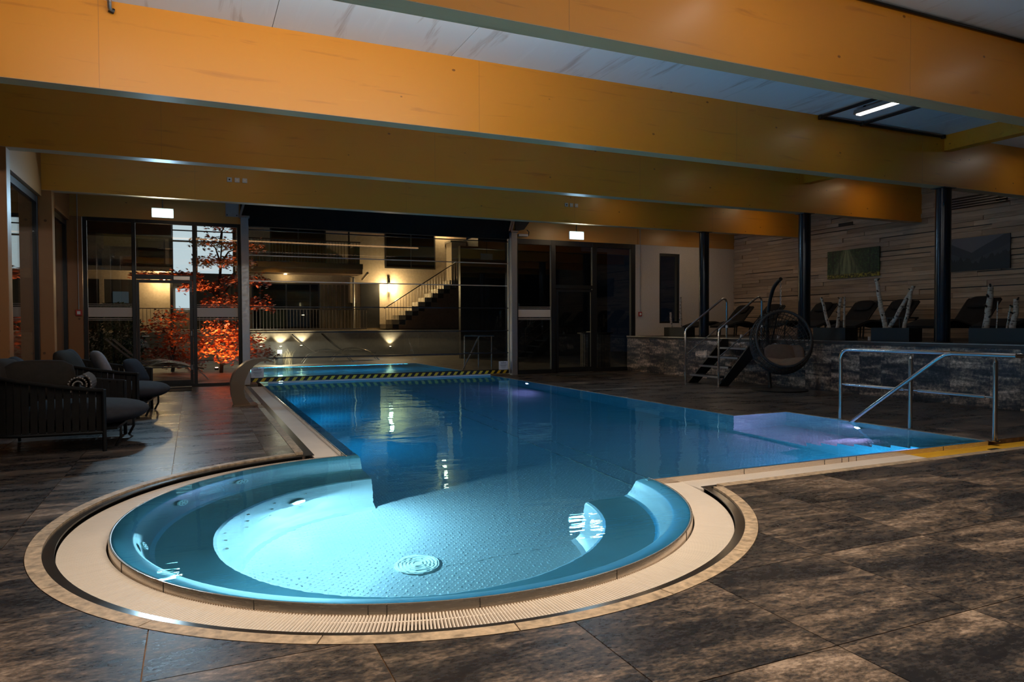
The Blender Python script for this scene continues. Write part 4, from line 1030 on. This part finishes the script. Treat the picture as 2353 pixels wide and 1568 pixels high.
# ------------------------------------------------------------------ loungers on the terrace
def strip_sling(b, prof, y0, y1, th=.03):
    n = len(prof); nrm = []
    for k in range(n):
        a = Vector(prof[max(0, k-1)]); c = Vector(prof[min(n-1, k+1)]); d = (c-a).normalized(); nrm.append(Vector((-d.y, d.x)))
    top = prof; bot = [(p[0]-q.x*th, p[1]-q.y*th) for p, q in zip(prof, nrm)]
    for k in range(n-1):
        q = [top[k], top[k+1], bot[k+1], bot[k]]
        b.add([(x, y0, z) for x, z in q] + [(x, y1, z) for x, z in q], [(0,1,2,3),(7,6,5,4),(0,4,5,1),(1,5,6,2),(2,6,7,3),(3,7,4,0)])
def smoothp(pts, n=5):
    P_ = [Vector(p) for p in pts]; o = []
    for k in range(len(P_)-1):
        p0, p1, p2, p3 = P_[max(0, k-1)], P_[k], P_[k+1], P_[min(len(P_)-1, k+2)]
        for q in range(n):
            tt = q/n; o.append(tuple(.5*((2*p1)+(p2-p0)*tt+(2*p0-5*p1+4*p2-p3)*tt*tt+(3*p1-p0-3*p2+p3)*tt**3)))
    o.append(tuple(P_[-1])); return o
lt = thing('terrace_lounger', '', 'lounger', (0,0,0), 'dark loungers on the terrace')
prof = smoothp([(-1.05, .26), (-.55, .38), (-.10, .30), (.20, .26), (.42, .38), (.66, .62), (.82, .78)])
b = MB(); strip_sling(b, prof, -.30, .30, .05); b.build('sling', 'lounger_sling', lt, smooth=50)
for y in (-.31, .31):
    b = MB(); b.tube([(x, y, z-.03) for x, z in prof], .018, 6); b.build('side_tube', 'black_metal', lt, smooth=50)
    for x in (-.8, .25):
        b = MB(); b.tube([(x, y, .30), (x-.03, y, .0)], .016, 6); b.build('leg', 'black_metal', lt, smooth=50)
b = place(cushion(.30, .46, .10, 4.0), (.70, 0, .70), (0, R(-45), 0)); b.build('head_pillow', 'lounger_sling', lt, smooth=60)
lab = ['dark lounger at the far end of the terrace, beside the white wall', 'dark lounger behind the metal steps and egg chair', 'dark lounger just right of the column behind the egg chair', 'dark lounger behind the planter with three short birch trunks', 'dark lounger behind the crossing birch trunks', 'dark lounger right of the thick column', 'dark lounger cut off at the right edge of the picture']
for k, y in enumerate((14.85, 13.75, 12.15, 11.05, 10.12, 8.50, 7.25)):
    o = lt if k == 0 else copy_tree(lt); o.location = (12.85, y, ZT+.006); o['label'] = lab[k]
tb = thing('side_table', 'small dark side table between terrace loungers, left of the thick column', 'side table', (12.6, 9.40, ZT))
b = MB(); b.box(12.4, 12.8, 9.2, 9.6, ZT+.40, ZT+.43); b.build('table_top', 'frame_dark', tb)
for x in (12.42, 12.76):
    for y in (9.22, 9.56):
        b = MB(); b.box(x, x+.03, y, y+.03, ZT, ZT+.40); b.build('leg', 'black_metal', tb)
for k, (x, y) in enumerate(((11.2, 9.0), (11.3, 12.4), (11.3, 11.3))):
    b = MB(); b.cyl((x, y, ZT+.001), .03, .07, 12); o = b.build('tealight_glass', 'white_plastic', smooth=40); tag(o, ('small white tea light on the terrace edge between the two nearer planters', 'small white tea light on the terrace behind the metal steps', 'small white tea light on the terrace behind the egg chair')[k], 'tea light')
# ------------------------------------------------------------------ courtyard
simple('courtyard_stone', (.27,.235,.19), .55, var=.35, scale=4); simple('house_plaster', (.46,.37,.27), .9, var=.10, scale=14, bump=.1); simple('house_dark', (.016,.015,.015), .5, var=.3)
simple('house_brown', (.15,.085,.05), .7, var=.2); simple('step_stone', (.22,.19,.15), .8, var=.15); simple('retaining', (.50,.44,.36), .9, var=.12, scale=10)
fabric('curtain', (.10,.085,.06), 40, .5); simple('leaf_red', (.46,.085,.014), .55, var=.75, scale=5.0); simple('leaf_green', (.020,.045,.014), .6, var=.7, scale=9); simple('bark', (.035,.022,.016), .9, var=.4)
emit('window_white', (.80,.92,1.0), .78); emit('lamp_warm', (1.0,.74,.40), 22.0); emit('room_glow', (.62,.55,.22), .10); emit('room_blue', (.25,.33,.38), .10); emit('bollard_glow', (.85,.95,1.0), 8.0); emit('tree_spot', (1.0,.45,.25), 18.0)
cyd = plate('floor_courtyard', rect(-9, 18, YB+.15, 27.8), [rect(1.25, 6.72, YB, PYE+.03)], -.30, -.012, 'courtyard_stone'); struct(cyd)
def hx(u, Y=30): return at(u, 700, Y).x
def hz(v, u=700, Y=30): return at(u, v, Y).z
HY = 30.0
house = thing('courtyard_house', 'pale two-storey house with balcony and outside stairs across the courtyard', 'building', (4, HY, 0))
def hp(name, mat, x0, x1, z0, z1, y0=HY-.03, y1=HY, parent=None, bevel=0):
    b = MB(); b.box(x0, x1, y0, y1, z0, z1); return b.build(name, mat, parent or house, bevel=bevel)
hp('wall', 'house_plaster', -9.0, 11.3, 0, 8.0, HY, HY+.3)
hp('wall', 'house_dark', 11.0, 16, 0, 5.0, HY-2.2, HY-.02)
# upper windows
def hwin(x0, x1, z0, z1, mat='house_dark', mull=(), pane_='dark_glass', back=None):
    fr = hp('window', 'house_dark', x0, x1, z0, z1, HY-.035, HY-.005)
    hp('pane', pane_, x0+.06, x1-.06, z0+.06, z1-.06, HY-.048, HY-.04, fr)
    for q in mull: hp('mullion', 'frame_dark', q-.03, q+.03, z0, z1, HY-.06, HY-.05, fr)
    return fr
hwin(2.85, 5.06, 3.80, 5.6, mull=(3.95,)); w2 = hwin(7.55, 9.82, 3.71, 5.6, mull=(8.7,))
for k in range(5): hp('curtain_fold', 'curtain', 8.75+.17*k, 8.87+.17*k, 3.85, 5.3, HY-.0395, HY-.036, w2)
# balcony
bal = hp('balcony', 'house_dark', hx(545, 28.8), hx(835, 28.8), hz(615, 700, 28.8), hz(603, 700, 28.8), 28.8, HY)
hp('balcony_soffit', 'house_brown', hx(545, 28.8), hx(834, 28.8), hz(627, 700, 28.8), hz(615, 700, 28.8), 28.82, HY)
x0, x1 = hx(545, 28.8), hx(830, 28.8); z0, z1 = hz(603, 700, 28.8), hz(553, 700, 28.8)
rl = hp('balcony_railing', 'black_metal', x0, x1, z1, z1+.04, 28.83, 28.87)
k = x0
while k < x1:
    b = MB(); b.cyl((k, 28.85, z0), .009, z1-z0, 6); b.build('baluster', 'black_metal', rl); k += .12
hp('screen_panel', 'house_dark', hx(816, 28.8), hx(829, 28.8), z0, z1-.15, 28.9, 29.8)
b = MB(); b.cyl((hx(804, 28.8), 28.86, z0), .04, 3.0, 12); b.build('balcony_post', 'black_metal', house)
b = MB(); b.tube([(x1+.3, 29.9, z0-.55), (x1+.3, 28.9, z0-.35)], .05, 8); b.build('bracket', 'house_plaster', house)
# ground floor glazing with curtains and dim rooms behind
g = hwin(2.13, 4.78, 1.13, 3.0, mull=(2.45, 3.45, 4.4)); hp('lit_room', 'room_glow', 2.45, 3.4, 1.2, 1.85, HY-.0395, HY-.036, g); hp('lit_room', 'room_blue', 3.5, 4.35, 1.2, 1.95, HY-.0395, HY-.036, g)
for k in range(7): hp('curtain_fold', 'curtain', 4.82+.17*k, 4.93+.17*k, 1.13, 2.95, HY-.05, HY-.02)
for k in range(5): hp('curtain_fold', 'curtain', 1.25+.17*k, 1.36+.17*k, 1.13, 2.95, HY-.05, HY-.02)
hp('door', 'house_dark', 6.48, 7.29, 1.13, 3.02, HY-.05, HY-.001); hp('door', 'curtain', 5.85, 6.42, 1.13, 2.2, HY-.08, HY-.02)
b = MB(); b.tube([(6.18, HY-.07, 1.1), (6.18, HY-.07, 3.28), (5.75, HY-.07, 3.34), (5.75, HY-.07, 3.5)], .05, 8); b.build('downpipe', 'galvanised', house, smooth=50)
# outside stair up to the right
ns = 11; xs0, zs0 = 7.30, 1.10; dx, dz = .285, .19
for k in range(ns):
    hp('stair_step', 'step_stone', xs0+dx*k, xs0+dx*(k+1)+.02, zs0+dz*k, zs0+dz*(k+1), 29.0, 29.98)
    hp('stair_side', 'house_brown', xs0+dx*k+.28, xs0+dx*(k+1)+.28, 0.9, zs0+dz*k-.02, 28.96, 29.0)
a, c = Vector((xs0-.05, 28.98, zs0+.85)), Vector((xs0+dx*ns+.1, 28.98, zs0+dz*ns+.85))
b = MB(); b.tube([a, c], .022, 8); sr = b.build('stair_rail', 'rail_steel', house, smooth=50)
for k in range(26):
    q = (k+.5)/26; p = a.lerp(c, q); b = MB(); b.cyl((p.x, p.y, p.z-.86), .008, .86, 6); b.build('baluster', 'brushed_steel', sr)
hp('pillar', 'house_plaster', 10.31, 11.05, 2.9, 4.86, 29.2, 29.9); hp('pillar_cap', 'step_stone', 10.25, 11.12, 4.86, 4.94, 29.15, 29.95)
# left part of the house
hp('cornice', 'house_plaster', -6, -.75, 3.30, 3.46, 29.4, HY); hp('dark_recess', 'house_dark', -6, -2.05, 1.13, 3.0, HY-.04, HY-.001); hp('pier', 'house_plaster', -3.15, -3.0, 1.13, 3.0, HY-.08, HY-.03)
hp('lit_room', 'room_blue', -2.72, -2.2, 2.12, 2.55, HY-.05, HY-.041); hp('dark_eave', 'house_dark', -6, -.72, 4.60, 5.6, HY-.5, HY-.001); w4 = hwin(-1.92, -.95, 3.62, 4.55)
bwin = hp('stair_window', 'house_dark', -.80, 1.56, 3.20, 5.4, HY-.06, HY-.001)
for (xa, xb, za, zb) in ((-.68, .12, 4.95, 5.3), (-.68, .12, 4.55, 4.9), (-.68, .12, 3.30, 4.48), (.17, 1.44, 4.95, 5.3), (.17, 1.44, 4.55, 4.9), (.17, 1.44, 3.30, 4.48)):
    hp('lit_pane', 'window_white', xa, xb, za, zb, HY-.075, HY-.061, bwin)
hp('side_post', 'house_dark', -.80, -.70, 1.1, 3.3, HY-.3, HY-.01); hp('lit_pane', 'window_white', -.62, -.05, 1.9, 2.7, HY-.06, HY-.03)
hp('dark_panel', 'house_dark', -.05, 1.9, 1.1, 3.2, HY-.04, HY-.01)
# raised house terrace, retaining wall and railing
rt = MB(); rt.box(-9, 16, 28.4, HY, -.02, 1.05); o = rt.build('retaining_wall', 'retaining'); tag(o, 'pale retaining wall below the house terrace across the courtyard', 'wall')
gr = thing('garden_railing', 'thin dark railing on the retaining wall across the courtyard', 'railing', (1.5, 28.5, 1.05))
for z in (1.10, 1.88):
    b = MB(); b.box(-2.4, 6.4, 28.48, 28.51, z, z+.03); b.build('rail', 'brushed_steel', gr)
for k in range(72):
    b = MB(); x = -2.4 + 8.8*k/71; b.cyl((x, 28.495, 1.06), .008, .84, 6); b.build('baluster', 'brushed_steel', gr)
gs = thing('garden_steps', 'pale stone garden steps behind the left garden door', 'steps', (-1.35, 27.6, 0))
for k in range(5):
    b = MB(); b.box(-1.75, -.85, 26.9+.3*k, 28.4, .21*k-.01, .21*(k+1)-.012); b.build('step', 'step_stone', gs)
b = MB(); b.tube([(-1.8, 26.9, 1.0), (-.95, 28.3, 1.6)], .025, 8); b.build('handrail', 'rail_steel', gs, smooth=50)
b = MB(); b.box(9.1, 15.5, 24.8, 25.0, -.02, 4.2); o = b.build('garden_screen', 'house_dark'); tag(o, 'tall dark screen wall at the right of the courtyard', 'wall')

# courtyard lamps
def wall_lamp(x, y, z, label, watts, h=.36):
    t_ = thing('wall_lamp', label, 'lamp', (x, y, z))
    b = MB(); b.cyl((x, y, z-h/2), .055, h, 16); b.build('glass', 'lamp_warm', t_, smooth=40)
    b = MB(); b.box(x-.05, x+.05, y+.05, HY, z+h/2, z+h/2+.22); b.build('bracket', 'black_metal', t_)
    lamp('lamp_light', 'POINT', (x, y-.12, z), watts, (1.0, .66, .32), t_, size=.08)
wall_lamp(7.70, HY-.14, 2.88, 'bright wall lamp on the house beside the outside stairs', 210)
wall_lamp(-1.02, HY-.22, 2.98, 'lamp lighting the cream entrance wall seen through the left door', 85, .14)
wall_lamp(3.4, HY-.25, 3.36, 'small added lamp under the balcony, brightening the house wall', 34, .08)  # lit source added to brighten the wall below the balcony
wall_lamp(10.1, HY-.25, 5.4, 'small lamp at the top of the outside stairs', 40, .08)
def ground_spot(x, y, z, label, tgt, watts, color=(1.0,.78,.48), mat='lamp_warm', ang=95):
    t_ = thing('ground_spot', label, 'lamp', (x, y, z))
    b = MB(); b.cyl((x, y, z), .05, .06, 14); b.build('body', 'black_metal', t_)
    b = MB(); b.cyl((x, y, z+.06), .035, .012, 14); b.build('lens', mat, t_)
    lamp('spot_light', 'SPOT', (x, y, z+.10), watts, color, t_, size=.04, target=tgt, spot=ang)
ground_spot(*(at(897, 800, 28.25)), 'small ground light on the wall below the outside stairs', (at(897, 760, 28.4)), 26)
ground_spot(*(at(692, 798, 28.2)), 'small ground light at the pale retaining wall, right of the bollard', (at(692, 760, 28.4)), 34)
ground_spot(*(at(645, 800, 28.2)), 'small ground light at the pale retaining wall, behind the bollard', (at(645, 760, 28.4)), 38)
ground_spot(*(at(600, 800, 28.2)), 'small ground light at the pale retaining wall, beside the maple', (at(600, 760, 28.4)), 30)
ground_spot(*(at(697, 728, 29.75)), 'added uplight below the house windows, standing in for a lamp reflected in the gate glass', (at(697, 690, 29.98)), 22)  # added spot imitating the glow of a reflected lamp
p = at(510, 810, 20.1)
ground_spot(p.x-.15, p.y-.55, .12, 'orange ground spot shining up into the red maple', (p.x+.1, 20.6, 1.9), 420, (1.0,.56,.30), 'tree_spot', 120)
p = Vector((2.50, 23.6, 0))
bo = thing('bollard_light', 'dark bollard lamp with bright white head at the far edge of the outdoor pool', 'lamp', p)
b = MB(); b.box(p.x-.07, p.x+.07, p.y-.07, p.y+.07, -.012, .36); b.build('post', 'black_metal', bo)
b = MB(); b.cyl((p.x, p.y, .36), .065, .11, 16); b.build('head', 'bollard_glow', bo, smooth=40)
lamp('bollard_lamp', 'POINT', (p.x, p.y-.2, .50), 75, (1.0,.86,.62), bo, size=.06)
for k in range(4):
    b = MB(); xx, yy = at((585, 593, 578, 566)[k], (826, 820, 818, 822)[k], 19.0 + k).x, 19.0+k
    b.cyl((xx, yy, -.012), .03, .05, 10); o = b.build('path_light', emit('path_blue_%d' % k, (.35,.75,1.0), 10.0)); tag(o, ('nearest', 'second', 'third', 'furthest')[k] + ' tiny blue path light in the bed under the maple', 'lamp', 'blue path lights')

# maple --------------------------------------------------------------------
def star_leaf(c, s, n, a):
    n = n.normalized(); u = n.orthogonal().normalized(); v = n.cross(u); u, v = u*math.cos(a)+v*math.sin(a), v*math.cos(a)-u*math.sin(a)
    out = []
    for k in range(5):
        th = -1.3 + k*.65; L = s*(1.0 - .12*abs(k-2)); out.append(c + (u*math.cos(th)+v*math.sin(th))*L)
        if k < 4: th += .325; out.append(c + (u*math.cos(th)+v*math.sin(th))*s*.38)
    return [c - u*s*.12] + out
def maple(label, base, h, layers, nleaf, seed, s0=.075, mat='leaf_red'):
    r_ = random.Random(seed); t_ = thing('maple_tree', label, 'tree', base); B = Vector(base)
    tp = [B, B + Vector((.05, 0, h*.22)), B + Vector((-.05, .05, h*.5)), B + Vector((.08, .05, h*.95))]
    b = MB(); b.tube(tp, .05, 8, radii=[.05, .042, .032, .012]); b.build('trunk', 'bark', t_, smooth=60)
    lf = MB(); br = MB()
    for (cx, cy, cz, rx, rz) in layers:
        c = B + Vector((cx, cy, cz)); br.tube([B + Vector((0, 0, max(.2, cz-.55))), B + Vector((cx*.4, cy*.4, cz-.2)), c + Vector((0,0,-.05))], .02, 5, radii=[.03, .02, .008])
        for k in range(int(nleaf*rx*rx)):
            a = r_.uniform(0, 2*PI); q = math.sqrt(r_.random())
            p_ = c + Vector((rx*q*math.cos(a), rx*.8*q*math.sin(a), rz*(r_.gauss(0, .5) - .6*q*q)))
            nn = Vector((r_.gauss(0, .5), r_.gauss(0, .5), 1)); pts = star_leaf(p_, s0*r_.uniform(.7, 1.25), nn, r_.uniform(0, 6.3))
            o = len(lf.v); lf.v += [tuple(x) for x in pts]; lf.f += [(o, o+i, o+i+1) for i in range(1, len(pts)-1)]
    br.build('branches', 'bark', t_, smooth=60); o = lf.build('leaves', mat, t_, fix=False); o['kind'] = 'stuff'
    return t_
maple('red Japanese maple lit orange from below, between the left door and the gate', (.66, 20.5, -.01), 4.0,
      [(.15,0,4.0,.55,.16), (-.25,.1,3.55,.5,.14), (.55,-.1,3.45,.6,.14), (.1,.2,3.05,.85,.14), (-1.0,0,2.62,.62,.12), (-1.75,.1,2.62,.42,.10), (.6,.1,2.55,.7,.16), (-.45,-.1,2.35,.6,.14), (.2,.1,1.95,.7,.2), (.9,0,1.9,.5,.2),
       (.1,-.1,1.25,.62,.26), (.5,.1,.95,.7,.26), (-.15,.1,.75,.55,.24), (.95,.0,.55,.55,.2), (.3,-.2,.5,.5,.2)], 1000, 5, .085)
maple('low dark red maple bush behind the left garden door', (-.55, 21.6, -.01), 1.7, [(0,0,1.55,.5,.2), (-.3,.1,1.25,.55,.22), (.25,-.1,.95,.65,.26), (-.1,.1,.6,.7,.24), (.3,0,.35,.6,.2)], 1000, 9, .085)
# hedge
hd = thing('hedge_bush', 'dark green evergreen bush at the left of the courtyard', 'bush', (-2.0, 22.5, 0)); r_ = random.Random(4); lf = MB()
for k in range(2600):
    a, q = r_.uniform(0, 2*PI), r_.random()**.4; z = r_.uniform(.1, 1.9); rr = .75*math.sqrt(max(.05, 1-((z-.8)/1.2)**2))
    c = Vector((-2.0 + rr*q*math.cos(a), 22.5 + rr*q*math.sin(a), z)); n = Vector((r_.gauss(0,1), r_.gauss(0,1), r_.gauss(.3,1))).normalized(); u = n.orthogonal().normalized()*.07; v = n.cross(u)*.4
    o = len(lf.v); lf.v += [tuple(c-u), tuple(c+v), tuple(c+u), tuple(c-v)]; lf.f.append((o, o+1, o+2, o+3))
o = lf.build('foliage', 'leaf_green', hd, fix=False); o['kind'] = 'stuff'
b = MB(); b.tube([(-2.0, 22.5, -.01), (-2.0, 22.5, 1.2)], .05, 8); b.build('stem', 'bark', hd)
# ornamental grass by the bollard
og = thing('ornamental_grass', 'tuft of pale grass lit by the bollard lamp', 'grass', (2.75, 23.8, 0)); lf = MB()
for k in range(160):
    a = r_.uniform(0, 2*PI); L = r_.uniform(.25, .62); s = r_.uniform(.05, .4); c = Vector((2.62 + r_.uniform(-.28, .28), 23.85 + r_.uniform(-.15, .15), -.01)); d = Vector((math.cos(a)*s, math.sin(a)*s, 1)).normalized(); w_ = Vector((-math.sin(a), math.cos(a), 0))*.006
    o = len(lf.v); p1 = c + d*L*.6; p2 = c + d*L + Vector((math.cos(a), math.sin(a), -.4))*L*.2
    lf.v += [tuple(c-w_), tuple(c+w_), tuple(p1+w_), tuple(p1-w_), tuple(p2)]; lf.f += [(o, o+1, o+2, o+3), (o+3, o+2, o+4)]
simple('dry_grass', (.36,.30,.18), .8, var=.3); o = lf.build('blades', 'dry_grass', og, fix=False); o['kind'] = 'stuff'
# courtyard loungers
def sun_lounger():
    t_ = thing('sun_lounger', '', 'lounger', (0,0,0), 'curved steel loungers in the courtyard')
    prof = smoothp([(-.95, .26), (-.4, .36), (.05, .36), (.25, .40), (.55, .62), (.92, .98)])
    b = MB(); strip_sling(b, prof, -.28, .28, .02); b.build('sling', 'outdoor_sling', t_, smooth=50)
    for y in (-.30, .30):
        b = MB(); b.tube(smoothp([(-1.05, y, 0), (-.75, y, .28), (-.2, y, .44), (.35, y, .30), (.62, y, 0)]), .018, 8); b.build('arched_frame', 'rail_steel', t_, smooth=50)
        b = MB(); b.tube([(x, y, z-.01) for x, z in prof[8:]], .014, 6); b.build('back_tube', 'brushed_steel', t_, smooth=50)
    b = MB(); b.box(-.8, .5, -.30, -.27, .27, .30); b.build('side_bar', 'brushed_steel', t_)
    return t_
sl0 = sun_lounger()
for k, (x, y, rz, lab) in enumerate(((3.95, 24.6, 178, 'steel sun lounger beyond the outdoor pool, left of the pair'), (5.1, 25.7, 178, 'steel sun lounger beyond the outdoor pool, right of the pair'), (-.75, 18.3, 182, 'curved sun lounger just outside the left door'), (-1.0, 19.3, 182, 'second curved sun lounger outside the left door, further back'))):
    o = sl0 if k == 0 else copy_tree(sl0); o.location = (x, y, -.012); o.rotation_euler = (0, 0, R(rz)); o['label'] = lab
# handrail of the outdoor pool and a solid drum standing in for a reflection in the right door
oh = thing('outdoor_handrail', 'thin steel handrail at the outdoor pool seen through the gate', 'handrail', (6.9, 19.3, 0))
p1, p2, p3 = at(1068, 845, 18.6), at(1100, 846, 18.3), at(1130, 848, 18.0); zt = at(1068, 772, 18.6).z
for p in (p1, p2, p3):
    b = MB(); b.cyl((p.x, p.y, -.012), .018, zt, 10); b.build('post', 'rail_steel', oh, smooth=50)
b = MB(); b.tube([(p1.x, p1.y, zt), (p3.x+.05, p3.y-.05, zt)], .02, 10); b.build('top_rail', 'rail_steel', oh, smooth=50)
b = MB(); b.tube([(p1.x, p1.y, zt*.5), (p3.x, p3.y, zt*.5)], .014, 10); b.build('middle_rail', 'rail_steel', oh, smooth=50)
b = MB(); b.tube([(p2.x, p2.y-.05, zt), (p1.x-.12, p1.y-.05, -.1)], .02, 10); b.build('grab_bar', 'rail_steel', oh, smooth=50)
tbx, tby = at(1368, 850, 17.6).x, 17.6
tub = thing('reflection_drum', 'dark round slatted drum standing in for a reflection in the right garden door glass', 'tub', (tbx, tby, 0))  # solid object added for a shape mirrored in the door glass
for k in range(28):
    a = 2*PI*k/28; c, s = math.cos(a), math.sin(a); b = MB(); b.bar((tbx+.42*c, tby+.42*s, -.012), (tbx+.42*c, tby+.42*s, .98), .075, .02, (c, s, 0)); b.build('slat', 'house_dark', tub)
b = MB(); b.cyl((tbx, tby, .98), .52, .03, 40); b.build('round_top', 'black_metal', tub, smooth=40)
b = MB(); b.cyl((tbx, tby, -.012), .38, .9, 24); b.build('core', 'black_metal', tub, smooth=40)

# thin steam over the warm outdoor water
t = NT('steam'); vs_ = t.n('VolumeScatter', Color=(.9,.9,.9,1), Density=0.035, Anisotropy=0.3); t.link(vs_.outputs[0], t.out.inputs['Volume'])
b = MB(); b.box(1.5, 8.5, 19.5, 27.5, .02, .75); o = b.build('steam', 'steam'); tag(o, 'thin steam drifting over the far edge of the outdoor pool', 'steam', kind='stuff')
